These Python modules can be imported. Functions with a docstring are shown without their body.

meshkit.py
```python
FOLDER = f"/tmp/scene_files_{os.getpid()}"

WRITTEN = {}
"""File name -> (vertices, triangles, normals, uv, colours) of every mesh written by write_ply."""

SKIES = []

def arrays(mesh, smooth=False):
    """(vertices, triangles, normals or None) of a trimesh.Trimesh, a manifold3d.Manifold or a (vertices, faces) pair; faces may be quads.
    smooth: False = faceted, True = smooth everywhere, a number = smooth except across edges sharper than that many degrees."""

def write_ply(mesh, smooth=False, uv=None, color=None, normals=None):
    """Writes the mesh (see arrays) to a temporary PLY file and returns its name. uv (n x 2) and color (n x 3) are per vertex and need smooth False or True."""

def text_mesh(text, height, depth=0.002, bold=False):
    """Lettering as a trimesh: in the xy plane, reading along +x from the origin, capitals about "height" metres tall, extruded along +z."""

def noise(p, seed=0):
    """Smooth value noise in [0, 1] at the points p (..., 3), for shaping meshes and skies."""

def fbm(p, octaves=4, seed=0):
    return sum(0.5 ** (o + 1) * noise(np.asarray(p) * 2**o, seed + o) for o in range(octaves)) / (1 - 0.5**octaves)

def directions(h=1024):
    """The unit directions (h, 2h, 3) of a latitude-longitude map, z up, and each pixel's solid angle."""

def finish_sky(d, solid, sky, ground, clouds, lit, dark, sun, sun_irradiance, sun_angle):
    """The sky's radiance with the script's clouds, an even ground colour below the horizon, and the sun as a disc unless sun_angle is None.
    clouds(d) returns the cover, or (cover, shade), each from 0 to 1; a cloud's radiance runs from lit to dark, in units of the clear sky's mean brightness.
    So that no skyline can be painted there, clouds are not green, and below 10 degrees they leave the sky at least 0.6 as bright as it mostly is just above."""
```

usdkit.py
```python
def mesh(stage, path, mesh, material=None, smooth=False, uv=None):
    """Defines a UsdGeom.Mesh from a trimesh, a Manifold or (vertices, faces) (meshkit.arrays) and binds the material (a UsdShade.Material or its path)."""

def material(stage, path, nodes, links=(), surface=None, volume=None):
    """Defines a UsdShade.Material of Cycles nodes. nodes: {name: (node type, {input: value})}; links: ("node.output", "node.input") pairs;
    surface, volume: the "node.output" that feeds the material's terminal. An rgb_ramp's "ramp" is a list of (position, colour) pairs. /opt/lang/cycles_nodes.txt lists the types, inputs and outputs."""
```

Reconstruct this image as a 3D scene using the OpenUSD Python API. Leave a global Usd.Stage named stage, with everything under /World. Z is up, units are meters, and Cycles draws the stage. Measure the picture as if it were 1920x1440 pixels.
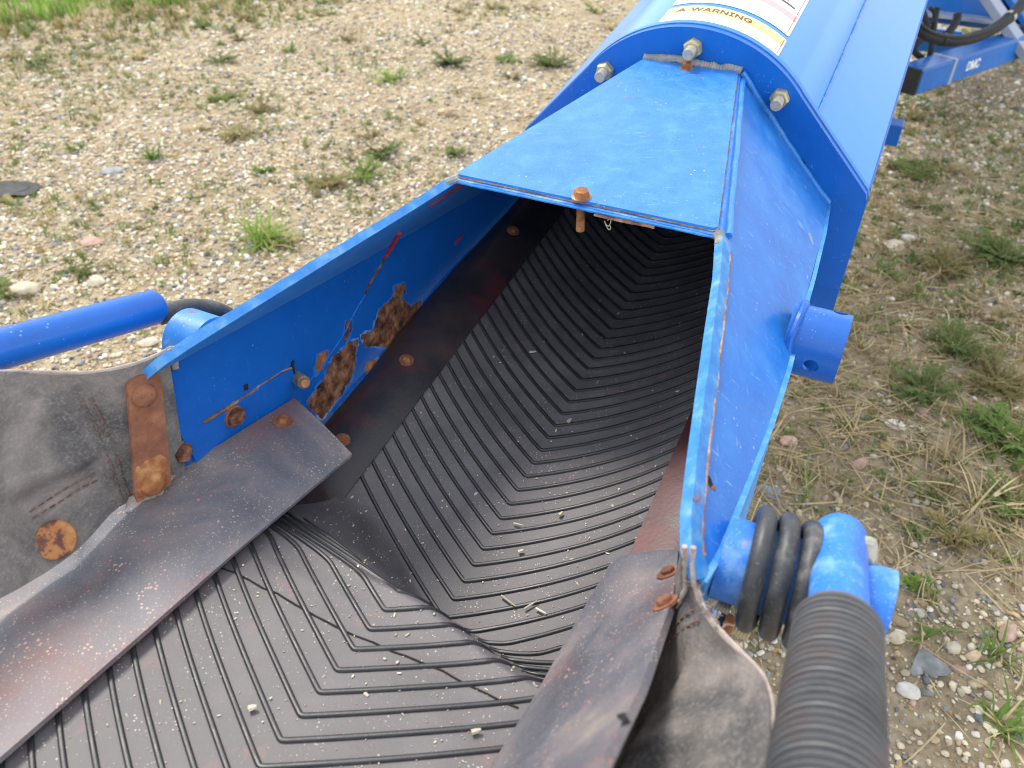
import math, numpy as np, trimesh, usdkit, meshkit
from pxr import Usd, UsdGeom, UsdLux, UsdShade, Gf, Sdf, Vt
from shapely.geometry import Polygon, Point, LineString
from scipy.interpolate import CubicSpline

stage = Usd.Stage.CreateInMemory()
UsdGeom.SetStageUpAxis(stage, UsdGeom.Tokens.z)
UsdGeom.SetStageMetersPerUnit(stage, 1.0)
UsdGeom.Xform.Define(stage, '/World')
UsdGeom.Scope.Define(stage, '/World/Looks')

# ------------------------------------------------------------------ camera
CAM_H, FPX, PITCH = 1.1, 1450.0, math.radians(39)
cam = UsdGeom.Camera.Define(stage, '/World/camera')
cam.CreateHorizontalApertureAttr(36.0)
cam.CreateVerticalApertureAttr(27.0)
cam.CreateFocalLengthAttr(36.0 * FPX / 1920)
cam.CreateClippingRangeAttr(Gf.Vec2f(0.01, 500))
cam.CreateFStopAttr(9.0)
cam.CreateFocusDistanceAttr(0.72)
cam.CreateExposureAttr(0.78)
xf = UsdGeom.Xformable(cam)
xf.AddTranslateOp().Set((0, 0, CAM_H))
xf.AddRotateXOp().Set(90 - math.degrees(PITCH))

# ------------------------------------------------------------------ sky and sun (bright, hazy overcast)
SUN_EL, SUN_AZ = math.radians(55), math.radians(-35)     # azimuth = atan2(x, y)
sun_dir = np.array([math.sin(SUN_AZ) * math.cos(SUN_EL), math.cos(SUN_AZ) * math.cos(SUN_EL), math.sin(SUN_EL)])
dome = UsdLux.DomeLight.Define(stage, '/World/sky')
dome.GetPrim().SetCustomDataByKey('kind', 'structure')
skym = usdkit.material(stage, '/World/Looks/sky_cloudy', {
    'co': ('texture_coordinate', {}),
    'sky': ('sky_texture', {'sky_type': 'single_scattering', 'sun_disc': False, 'sun_elevation': SUN_EL, 'sun_rotation': SUN_AZ}),
    'map': ('mapping', {'scale': (1.0, 1.0, 2.2)}),
    'n': ('noise_texture', {'scale': 1.7, 'detail': 6.0, 'roughness': 0.55}),
    'cov': ('rgb_ramp', {'ramp': [(0.30, (0.45,) * 3), (0.58, (0.96,) * 3)]}),
    'cl': ('rgb_ramp', {'ramp': [(0.32, (15.0, 15.6, 16.6)), (0.5, (12.0, 12.5, 13.2)), (0.72, (7.2, 7.6, 8.2))]}),
    'n2': ('noise_texture', {'scale': 2.6, 'detail': 5.0}),
    'm': ('mix', {'mix_type': 'mix'}),
    'bg': ('background_shader', {'strength': 0.085})},
    [('co.generated', 'map.vector'), ('map.vector', 'n.vector'), ('map.vector', 'n2.vector'), ('n.fac', 'cov.fac'), ('n2.fac', 'cl.fac'),
     ('cov.color', 'm.fac'), ('sky.color', 'm.color1'), ('cl.color', 'm.color2'), ('m.color', 'bg.color')], surface='bg.background')
UsdShade.MaterialBindingAPI.Apply(dome.GetPrim()).Bind(skym)
sun = UsdLux.DistantLight.Define(stage, '/World/sun')
sun.CreateIntensityAttr(0.62)
sun.CreateAngleAttr(16.0)
sun.CreateNormalizeAttr(True)
sun.CreateColorAttr(Gf.Vec3f(1.0, 0.95, 0.86))
UsdGeom.Xformable(sun).AddTransformOp().Set(Gf.Matrix4d().SetRotate(Gf.Rotation(Gf.Vec3d(0, 0, 1), Gf.Vec3d(*sun_dir.tolist()))))

# ------------------------------------------------------------------ frames
Cc = np.array([0, 0, CAM_H]); Fw = np.array([0, math.cos(PITCH), -math.sin(PITCH)]); Up = np.array([0, math.sin(PITCH), math.cos(PITCH)])
def ray(x, y): return Fw + (x - 960) / FPX * np.array([1.0, 0, 0]) + (720 - y) / FPX * Up
# machine frame: a along the conveyor (rising away), r to its right, n its normal; origin on the flange
ax_a = ray(2015, -910); ax_a /= np.linalg.norm(ax_a)
ax_r = np.cross(ax_a, [0, 0, 1]); ax_r /= np.linalg.norm(ax_r)
ax_n = np.cross(ax_r, ax_a)
P0 = Cc + ray(1305, 82) * 0.9
MAT = np.stack([ax_a, ax_r, ax_n])
def W(p):
    return np.asarray(p, float) @ MAT + P0
def M(P): return (np.asarray(P, float) - P0) @ MAT.T
def at(x, y, axis, val):
    """the machine-frame point where the sight line of a photo pixel meets the plane axis = val"""
    c, d = M(Cc), ray(x, y) @ MAT.T
    return c + d * (val - c[axis]) / d[axis]
def onplane(x, y, p, nn):
    c, d = M(Cc), ray(x, y) @ MAT.T
    return c + d * (((np.asarray(p) - c) @ nn) / (d @ nn))
def gp(x, y):
    d = ray(x, y); return Cc - d * Cc[2] / d[2]
def mir(p): return np.asarray(p, float) * np.array([1, -1, 1])

# ------------------------------------------------------------------ prim helpers
used = {}
def path_for(parent, name):
    k = (parent, name); i = used.get(k, 0); used[k] = i + 1
    return f'{parent}/{name}' + (f'_{i:03d}' if i else '')
def keys(prim, label=None, cat=None, group=None, kind=None):
    for k, v in (('label', label), ('category', cat), ('group', group), ('kind', kind)):
        if v: prim.SetCustomDataByKey(k, v)
    return prim
BASE = {}
def thing(name, label, cat, loc=(0, 0, 0), group=None):
    p = path_for('/World', name)
    x = UsdGeom.Xform.Define(stage, p); x.AddTranslateOp().Set(Gf.Vec3d(*map(float, loc))); BASE[p] = np.asarray(loc, float)
    keys(x.GetPrim(), label, cat, group); return p
def base_of(p):
    while p not in BASE:
        p = p.rsplit('/', 1)[0]
        if p in ('', '/World'): return np.zeros(3)
    return BASE[p]
def as_tm(m):
    if isinstance(m, trimesh.Trimesh): return m
    v, f, _ = meshkit.arrays(m)
    return trimesh.Trimesh(v, f, process=False)
def part(name, mesh, mat, parent='/World', label=None, cat=None, group=None, kind=None, smooth=35, machine=True):
    """one Mesh prim; mesh in machine coordinates unless machine is False"""
    m = as_tm(mesh); v = np.array(m.vertices)
    fc = np.array(m.faces)
    if machine: v, fc = W(v), fc[:, ::-1]      # the machine frame is left-handed
    p = path_for(parent, name)
    v = v - base_of(parent)
    tm = trimesh.Trimesh(v, fc, process=True)
    if smooth is True or smooth:
        pm = usdkit.mesh(stage, p, tm, mat, smooth=smooth)
    else:
        pm = usdkit.mesh(stage, p, tm, mat)
    keys(pm.GetPrim(), label, cat, group, kind)
    return p
cat_ = trimesh.util.concatenate

# ------------------------------------------------------------------ shape helpers
def fixed(m):
    m = as_tm(m); m.merge_vertices(); m.fix_normals(); return m
def tube(points, rad, sides=14, caps=True):
    p = np.asarray(points, float); k = len(p)
    rad = np.broadcast_to(rad, (k,)).astype(float)
    t = np.gradient(p, axis=0); t /= np.linalg.norm(t, axis=1, keepdims=True) + 1e-12
    ref = np.array([0, 0, 1.0]) if abs(t[0][2]) < 0.9 else np.array([1.0, 0, 0])
    A = []; prev = np.cross(t[0], ref); prev /= np.linalg.norm(prev)
    for i in range(k):
        prev = prev - t[i] * (prev @ t[i]); prev /= np.linalg.norm(prev); A.append(prev)
    A = np.array(A); B = np.cross(t, A); an = np.arange(sides) * 2 * np.pi / sides
    v = (p[:, None] + rad[:, None, None] * (np.cos(an)[None, :, None] * A[:, None] + np.sin(an)[None, :, None] * B[:, None])).reshape(-1, 3)
    f = []
    for i in range(k - 1):
        for j in range(sides):
            a, b = i * sides + j, i * sides + (j + 1) % sides
            f += [[a, b, b + sides], [a, b + sides, a + sides]]
    if caps:
        v = np.vstack([v, p[0], p[-1]]); c0, c1 = len(v) - 2, len(v) - 1
        for j in range(sides):
            f += [[c0, (j + 1) % sides, j], [c1, (k - 1) * sides + j, (k - 1) * sides + (j + 1) % sides]]
    m = trimesh.Trimesh(v, np.array(f), process=False); return m
def spline(pts, num, closed=False):
    p = np.asarray(pts, float)
    if len(p) == 2: return np.linspace(p[0], p[1], num)
    d = np.r_[0, np.cumsum(np.linalg.norm(np.diff(p, axis=0), axis=1))]
    return CubicSpline(d, p)(np.linspace(0, d[-1], num))
def resample(pts, num):
    p = np.asarray(pts, float)
    d = np.r_[0, np.cumsum(np.linalg.norm(np.diff(p, axis=0), axis=1))]
    t = np.linspace(0, d[-1], num)
    return np.stack([np.interp(t, d, p[:, i]) for i in range(3)], 1)
def sheet(grid, th=0.002, side=1):
    """closed sheet from an (m, k, 3) grid; thickness goes to the back (side = sign of the front normal)"""
    g = np.asarray(grid, float); m, k, _ = g.shape
    du = np.gradient(g, axis=0); dv = np.gradient(g, axis=1)
    nn = np.cross(du, dv) * side; nn /= np.linalg.norm(nn, axis=2, keepdims=True) + 1e-12
    top, bot = g.reshape(-1, 3), (g - nn * th).reshape(-1, 3)
    idx = np.arange(m * k).reshape(m, k); f = []
    q = np.stack([idx[:-1, :-1], idx[1:, :-1], idx[1:, 1:], idx[:-1, 1:]], -1).reshape(-1, 4)
    f.append(q[:, [0, 1, 2]]); f.append(q[:, [0, 2, 3]])
    q2 = q[:, ::-1] + m * k
    f.append(q2[:, [0, 1, 2]]); f.append(q2[:, [0, 2, 3]])
    loop = np.r_[idx[0, :], idx[1:, -1], idx[-1, -2::-1], idx[-2:0:-1, 0]]
    for i in range(len(loop)):
        a, b = loop[i], loop[(i + 1) % len(loop)]
        f.append(np.array([[b, a, a + m * k], [b, a + m * k, b + m * k]]))
    F = np.vstack(f)
    if side < 0: F = F[:, ::-1]
    return trimesh.Trimesh(np.vstack([top, bot]), F, process=False)
def loft(A, B, k=60, j=14, bulge=None):
    A, B = resample(A, k), resample(B, k)
    t = np.linspace(0, 1, j)[None, :, None]
    return A[:, None] * (1 - t) + B[:, None] * t
def prism(poly, th, origin, ex, ey):
    """extrudes a shapely polygon drawn in the plane (origin, ex, ey) by th along ex x ey"""
    m = trimesh.creation.extrude_polygon(poly, th, engine='earcut')
    ex, ey = np.asarray(ex, float), np.asarray(ey, float); ez = np.cross(ex, ey)
    v = np.array(m.vertices)
    m.vertices = np.asarray(origin) + v[:, :1] * ex + v[:, 1:2] * ey + v[:, 2:] * ez
    return m
def box(c, e, rot=None, bev=0.0):
    e = np.asarray(e, float)
    if bev:
        c2 = []
        for k in range(3):
            ee = e - 2 * bev; ee[k] = e[k]
            c2.append(np.array(trimesh.creation.box(ee).vertices))
        m = trimesh.convex.convex_hull(np.vstack(c2))
    else: m = trimesh.creation.box(e)
    if rot is not None: m.vertices = m.vertices @ np.asarray(rot)
    m.vertices = m.vertices + np.asarray(c); return m
def frame_of(z, hint=(0.3, 0.2, 1)):
    z = np.asarray(z, float) / np.linalg.norm(z); x = np.cross(hint, z)
    if np.linalg.norm(x) < 1e-3: x = np.cross((1, 0, 0), z)
    x /= np.linalg.norm(x); return np.stack([x, np.cross(z, x), z])
def hexhead(c, axis, w, h, seed=0, rough=0.0, spin=0.0):
    """hexagonal head with a rounded crown: across corners w, height h, standing on c along axis"""
    rg = np.random.default_rng(seed)
    Rm = frame_of(axis); rings = []
    for (r, z) in ((1.0, 0), (1.0, 0.72), (0.86, 1.0)):
        a = np.arange(6) * np.pi / 3 + spin
        rr = w / 2 * r * (1 + rough * rg.normal(size=6))
        rings.append(np.stack([rr * np.cos(a), rr * np.sin(a), np.full(6, h * z) * (1 + rough * rg.normal(size=6))], 1))
    v = np.vstack(rings); m = trimesh.convex.convex_hull(v)
    m.vertices = m.vertices @ Rm + np.asarray(c); return m
def cyl(c, axis, r, h, sides=20, bev=0.0):
    Rm = frame_of(axis); a = np.arange(sides) * 2 * np.pi / sides
    prof = [(r - bev, 0), (r, bev), (r, h - bev), (r - bev, h)] if bev else [(r, 0), (r, h)]
    v = np.vstack([np.stack([q * np.cos(a), q * np.sin(a), np.full(sides, z)], 1) for q, z in prof])
    m = trimesh.convex.convex_hull(v); m.vertices = m.vertices @ Rm + np.asarray(c); return m
def stud(c, axis, r, h, pitch=0.0016, sides=16):
    Rm = frame_of(axis); zs = np.arange(0, h + 1e-9, pitch / 2); a = np.arange(sides + 1) * 2 * np.pi / sides
    pts = np.array([[0, 0, z] for z in zs]); rad = r * (1 - 0.09 * (np.arange(len(zs)) % 2))
    m = tube(pts, rad, sides); m.vertices = m.vertices @ Rm + np.asarray(c); return m
def bead(pts, r, seed=0, num=None, lump=0.3, sides=9):
    """a hand-laid weld run"""
    p = np.asarray(pts, float); L = np.linalg.norm(np.diff(p, axis=0), axis=1).sum()
    num = num or max(8, int(L / 0.0022)); q = resample(p, num)
    ph = np.arange(num) * 2.1; rg = np.random.default_rng(seed)
    rad = r * (1 + lump * 0.28 * np.sin(ph) * meshkit.noise(q * 40, seed + 9) + lump * 0.9 * (meshkit.noise(q * 110, seed) - .5) + lump * 0.9 * (meshkit.noise(q * 300, seed + 5) - .5))
    q = q + (np.stack([meshkit.noise(q * 60, seed + i) for i in (1, 2, 3)], 1) - .5) * r * 0.5
    return tube(q, np.clip(rad, r * .35, None), sides)
def cast(mesh, x, y):
    """machine-frame point where a photo pixel's sight line first meets the mesh, and the surface normal there"""
    m = as_tm(mesh); c, d = M(Cc), ray(x, y) @ MAT.T
    t = np.array(m.vertices)[np.array(m.faces)]; e1, e2 = t[:, 1] - t[:, 0], t[:, 2] - t[:, 0]
    h = np.cross(d, e2); den = (e1 * h).sum(1); ok = np.abs(den) > 1e-14; inv = np.where(ok, 1 / np.where(ok, den, 1), 0)
    s = c - t[:, 0]; u = (s * h).sum(1) * inv; q = np.cross(s, e1); v = (q @ d) * inv; w = (e2 * q).sum(1) * inv
    good = ok & (u >= -1e-6) & (v >= -1e-6) & (u + v <= 1 + 1e-6) & (w > 1e-6)
    if not good.any(): return None, None
    i = np.argmin(np.where(good, w, 1e9)); nn = np.cross(e1[i], e2[i]); nn /= np.linalg.norm(nn)
    if nn @ d > 0: nn = -nn
    return c + d * w[i], nn
def drape(mesh, pts, lift=0.0008):
    """photo outline laid on a surface as machine-frame points lifted a little off it"""
    out = []
    for x, y in pts:
        p, nn = cast(mesh, x, y)
        if p is not None: out.append(p + nn * lift)
    return np.array(out)
def ragged(pts, seed, step=5.0, amp=4.0):
    p = np.asarray(pts, float); p = np.vstack([p, p[:1]]); rg = np.random.default_rng(seed); out = []
    for a, b in zip(p[:-1], p[1:]):
        k = max(1, int(np.linalg.norm(b - a) / step))
        for i in range(k): out.append(a + (b - a) * i / k + rg.normal(size=2) * amp * (0.35 if i == 0 else 0.6))
    return np.array(out)
def patch(surface, outline, th=0.0012, seed=0, grid=7.0, lump=0.0):
    """an irregular thin scab lying on a surface: photo outline -> triangulated, draped, closed at its rim"""
    poly = Polygon(outline).buffer(0)
    if poly.geom_type != 'Polygon': poly = max(poly.geoms, key=lambda g: g.area)
    ring = np.array(poly.exterior.coords)[:-1]
    x0, y0, x1, y1 = poly.bounds; rg = np.random.default_rng(seed)
    gx, gy = np.meshgrid(np.arange(x0, x1, grid), np.arange(y0, y1, grid)); c = np.stack([gx.ravel(), gy.ravel()], 1) + rg.normal(size=(gx.size, 2)) * grid * .2
    inner = poly.buffer(-grid * .5)
    c = np.array([q for q in c if inner.contains(Point(q))]).reshape(-1, 2)
    from scipy.spatial import Delaunay
    P = np.vstack([ring, c]); T = Delaunay(P).simplices
    cen = P[T].mean(1); T = T[[poly.contains(Point(q)) for q in cen]]
    pos, nor, okk = [], [], []
    for x, y in P:
        p, nn = cast(surface, x, y); okk.append(p is not None); pos.append(p if p is not None else np.zeros(3)); nor.append(nn if nn is not None else np.zeros(3))
    pos, nor, okk = np.array(pos), np.array(nor), np.array(okk)
    T = T[okk[T].all(1)]
    nr = len(ring); h = np.full(len(P), th); h[:nr] = th * 0.45
    if lump: h[nr:] += lump * (meshkit.fbm(pos[nr:] * 120, 3, seed) - .35)
    top, bot = pos + nor * h[:, None], pos - nor * 0.001
    k = len(P); e1 = P[T[:, 1]] - P[T[:, 0]]; e2 = P[T[:, 2]] - P[T[:, 0]]
    flip = (e1[:, 0] * e2[:, 1] - e1[:, 1] * e2[:, 0]) > 0      # image y points down
    T = np.where(flip[:, None], T[:, ::-1], T)
    F = [T]
    for i in range(nr):
        j = (i + 1) % nr
        if okk[i] and okk[j]: F.append(np.array([[i, j, j + k], [i, j + k, i + k]])); 
    return fixed(trimesh.Trimesh(np.vstack([top, bot]), np.vstack(F), process=False))

# ------------------------------------------------------------------ materials
def lin(*c): return tuple((x / 12.92 if x <= 0.04045 else ((x + 0.055) / 1.055) ** 2.4) for x in c)
def surf(name, stops, scale=20, detail=6, rough=(0.5, 0.6), bump=(0, 100), rust=None, speck=None, spots=None, coat=0.0, spec=0.5, metal=0.0, stretch=(1, 1, 1), distort=0.0, rand=0.0, layer=None, trans=0.0, scratch=()):
    """a weathered surface: ramp(noise) colour, optional rust blotches, dust specks (fine), spots (sparse), a second large-scale colour layer"""
    N = {'g': ('geometry', {}), 'mp': ('mapping', {'scale': stretch}),
         'n': ('noise_texture', {'scale': float(scale), 'detail': float(detail), 'roughness': 0.62, 'distortion': float(distort)}),
         'r': ('rgb_ramp', {'ramp': stops}),
         'p': ('principled_bsdf', {'specular_ior_level': float(spec), 'metallic': float(metal), 'coat_weight': float(coat), 'coat_roughness': 0.12}),
         'rr': ('map_range', {'from_min': 0.3, 'from_max': 0.7, 'to_min': float(rough[0]), 'to_max': float(rough[1]), 'clamp': True})}
    L = [('g.position', 'mp.vector'), ('mp.vector', 'n.vector'), ('n.fac', 'r.fac'), ('n.fac', 'rr.value')]
    col = 'r.color'; i = 0
    def over(mask, color, colnode=None):
        nonlocal col, i
        N[f'mx{i}'] = ('mix', {'mix_type': 'mix', 'color2': color if colnode is None else (0, 0, 0)})
        L.append((mask, f'mx{i}.fac')); L.append((col, f'mx{i}.color1'))
        if colnode: L.append((colnode, f'mx{i}.color2'))
        col = f'mx{i}.color'; i += 1
    if layer:
        sc, lo, hi, c, amt = layer
        N['ln'] = ('noise_texture', {'scale': float(sc), 'detail': 4.0, 'roughness': 0.6})
        N['lr'] = ('map_range', {'from_min': lo, 'from_max': hi, 'to_min': 0.0, 'to_max': amt, 'clamp': True})
        L.extend([('g.position', 'ln.vector'), ('ln.fac', 'lr.value')]); over('lr.result', c)
    for qi, (scl, lo, hi, c, amt) in enumerate(scratch):
        N[f'qm{qi}'] = ('mapping', {'scale': scl, 'rotation': (0.35 * qi, 0.2, 0.45 + 0.5 * qi)})
        N[f'qn{qi}'] = ('noise_texture', {'scale': 1.0, 'detail': 3.0, 'roughness': 0.6})
        N[f'qr{qi}'] = ('map_range', {'from_min': lo, 'from_max': hi, 'to_min': 0.0, 'to_max': amt, 'clamp': True})
        L.extend([('g.position', f'qm{qi}.vector'), (f'qm{qi}.vector', f'qn{qi}.vector'), (f'qn{qi}.fac', f'qr{qi}.value')]); over(f'qr{qi}.result', c)
    if rust:
        sc, lo, hi = rust
        N['un'] = ('noise_texture', {'scale': float(sc), 'detail': 8.0, 'roughness': 0.7})
        N['ur'] = ('map_range', {'from_min': lo, 'from_max': hi, 'clamp': True})
        N['uc'] = ('rgb_ramp', {'ramp': [(0.35, (0.10, 0.035, 0.018)), (0.5, (0.20, 0.075, 0.03)), (0.68, (0.36, 0.19, 0.09))]})
        N['un2'] = ('noise_texture', {'scale': 160.0, 'detail': 4.0})
        L.extend([('g.position', 'un.vector'), ('g.position', 'un2.vector'), ('un.fac', 'ur.value'), ('un2.fac', 'uc.fac')]); over('ur.result', None, 'uc.color')
    if spots:
        for si, (sc, thr, c, amt) in enumerate(spots):
            N[f'sv{si}'] = ('voronoi_texture', {'scale': float(sc), 'randomness': 1.0})
            N[f'sn{si}'] = ('noise_texture', {'scale': float(sc) * .13, 'detail': 3.0})
            N[f'sd{si}'] = ('math', {'math_type': 'multiply_add', 'value2': -3.6 * thr, 'value3': thr * 2.2})
            N[f'sl{si}'] = ('math', {'math_type': 'less_than'})
            N[f'sm{si}'] = ('math', {'math_type': 'multiply', 'value2': amt})
            L.extend([('g.position', f'sv{si}.vector'), ('g.position', f'sn{si}.vector'), (f'sn{si}.fac', f'sd{si}.value1'), (f'sv{si}.distance', f'sl{si}.value1'), (f'sd{si}.value', f'sl{si}.value2'), (f'sl{si}.value', f'sm{si}.value1')])
            over(f'sm{si}.value', c)
    if speck:
        sc, lo, hi, c, amt = speck
        N['kn'] = ('noise_texture', {'scale': float(sc), 'detail': 2.0, 'roughness': 0.7})
        N['kr'] = ('map_range', {'from_min': lo, 'from_max': hi, 'to_min': 0.0, 'to_max': amt, 'clamp': True})
        L.extend([('g.position', 'kn.vector'), ('kn.fac', 'kr.value')]); over('kr.result', c)
    if rand:
        N['oi'] = ('object_info', {}); N['hv'] = ('hsv', {'fac': 1.0}); N['rv'] = ('map_range', {'from_min': 0.0, 'from_max': 1.0, 'to_min': 1 - rand, 'to_max': 1 + rand})
        L.extend([('oi.random', 'rv.value'), ('rv.result', 'hv.value'), (col, 'hv.color')]); col = 'hv.color'
    L.append((col, 'p.base_color')); L.append(('rr.result', 'p.roughness'))
    if bump[0]:
        N['bn'] = ('noise_texture', {'scale': float(bump[1]), 'detail': 5.0, 'roughness': 0.65})
        N['b'] = ('bump', {'strength': 1.0, 'distance': float(bump[0])})
        L.extend([('g.position', 'bn.vector'), ('bn.fac', 'b.height'), ('b.normal', 'p.normal')])
    out = 'p.BSDF'
    if trans:
        N['tr'] = ('translucent_bsdf', {}); N['ms'] = ('mix_closure', {'fac': float(trans)})
        L.extend([(col, 'tr.color'), ('p.BSDF', 'ms.closure1'), ('tr.BSDF', 'ms.closure2')]); out = 'ms.closure'
    return usdkit.material(stage, '/World/Looks/' + name, N, L, surface=out)

BLUE, BLUE_D, CHALK = (0.002, 0.105, 0.44), (0.002, 0.075, 0.34), (0.10, 0.32, 0.62)
m_blue = surf('blue_paint', [(0.3, BLUE_D), (0.6, BLUE), (0.85, (0.02, 0.15, 0.58))], 7, 5, (0.28, 0.42), (0.00012, 260), spots=[(200, 0.14, (0.25, 0.42, 0.7), 0.5)], speck=(900, 0.64, 0.76, (0.16, 0.32, 0.6), 0.4), scratch=[((60, 300, 40), 0.68, 0.76, (0.12, 0.28, 0.55), 0.5)], rust=(55, 0.70, 0.73))
m_gloss = surf('blue_gloss_paint', [(0.3, (0.006, 0.168, 0.48)), (0.7, (0.016, 0.21, 0.54))], 3, 4, (0.24, 0.34), (0.00008, 120), coat=0.2, speck=(700, 0.7, 0.8, (0.2, 0.3, 0.5), 0.25))
m_worn = surf('weathered_blue_paint', [(0.28, (0.012, 0.14, 0.46)), (0.5, (0.022, 0.168, 0.50)), (0.66, (0.042, 0.2, 0.53)), (0.85, CHALK)], 40, 10, (0.34, 0.52), (0.00025, 300),
              rust=(34, 0.665, 0.70), scratch=[((30, 260, 60), 0.66, 0.74, (0.20, 0.38, 0.62), 0.5), ((420, 40, 90), 0.68, 0.76, (0.28, 0.40, 0.56), 0.5)], layer=(4.5, 0.52, 0.62, (0.006, 0.11, 0.44), 0.3), spots=[(70, 0.16, (0.01, 0.12, 0.44), 0.4), (130, 0.13, (0.5, 0.5, 0.48), 0.6), (120, 0.08, (0.01, 0.012, 0.02), 0.9)], speck=(520, 0.62, 0.74, (0.22, 0.4, 0.68), 0.4), distort=0.6)
m_side = surf('sound_blue_paint', [(0.28, (0.005, 0.12, 0.47)), (0.5, (0.012, 0.15, 0.52)), (0.66, (0.03, 0.19, 0.55)), (0.8, (0.12, 0.32, 0.6))], 22, 10, (0.32, 0.48), (0.00018, 300), rust=(40, 0.675, 0.71), scratch=[((35, 280, 60), 0.64, 0.73, (0.22, 0.40, 0.62), 0.55), ((380, 40, 90), 0.66, 0.75, (0.3, 0.42, 0.56), 0.5)], spots=[(110, 0.16, (0.42, 0.5, 0.6), 0.5)], speck=(560, 0.62, 0.74, (0.2, 0.38, 0.66), 0.4))
m_frame = surf('frame_blue_paint', [(0.3, (0.003, 0.085, 0.33)), (0.7, (0.008, 0.12, 0.40))], 4, 4, (0.22, 0.34), (0.00008, 120), speck=(700, 0.7, 0.8, (0.2, 0.3, 0.5), 0.25))
m_scuff = surf('scuffed_blue_paint', [(0.3, (0.006, 0.11, 0.52)), (0.52, (0.02, 0.17, 0.6)), (0.66, (0.16, 0.33, 0.62)), (0.75, (0.4, 0.42, 0.42))], 30, 8, (0.35, 0.55), (0.0003, 220), rust=(38, 0.62, 0.68), speck=(600, 0.6, 0.7, (0.3, 0.42, 0.62), 0.5))
m_edge = surf('chipped_blue_edge', [(0.3, (0.012, 0.15, 0.48)), (0.5, (0.03, 0.20, 0.53)), (0.64, (0.09, 0.27, 0.52)), (0.76, (0.3, 0.31, 0.32))], 75, 8, (0.45, 0.65), (0.0004, 200), rust=(60, 0.63, 0.70))
m_rust = surf('flaking_rust', [(0.34, (0.022, 0.012, 0.01)), (0.46, (0.12, 0.052, 0.032)), (0.55, (0.23, 0.105, 0.06)), (0.66, (0.36, 0.19, 0.11))], 75, 9, (0.8, 0.95), (0.0016, 240), spec=0.2)
m_rust_l = surf('orange_rust', [(0.3, (0.16, 0.06, 0.03)), (0.5, (0.30, 0.12, 0.05)), (0.7, (0.50, 0.27, 0.11))], 70, 8, (0.8, 0.95), (0.0008, 300), spec=0.2)
m_rust_b = surf('brown_rust_plate', [(0.3, (0.13, 0.055, 0.035)), (0.5, (0.23, 0.095, 0.055)), (0.7, (0.34, 0.16, 0.09))], 45, 9, (0.75, 0.9), (0.0006, 420), spec=0.25, speck=(400, 0.66, 0.74, (0.05, 0.03, 0.02), 0.7))
m_rustseam = surf('rusty_seam', [(0.3, (0.05, 0.12, 0.3)), (0.42, (0.2, 0.09, 0.05)), (0.55, (0.36, 0.2, 0.13)), (0.68, (0.45, 0.34, 0.26))], 70, 8, (0.7, 0.9), (0.0007, 260), spec=0.25)
m_red = surf('red_primer', [(0.35, (0.35, 0.02, 0.02)), (0.6, (0.6, 0.04, 0.04)), (0.8, (0.2, 0.02, 0.03))], 60, 6, (0.5, 0.7), (0.0003, 200))
m_zinc = surf('dull_zinc', [(0.3, (0.25, 0.24, 0.21)), (0.55, (0.38, 0.36, 0.31)), (0.75, (0.42, 0.36, 0.2))], 120, 6, (0.4, 0.55), (0.00025, 300), metal=0.35)
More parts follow.
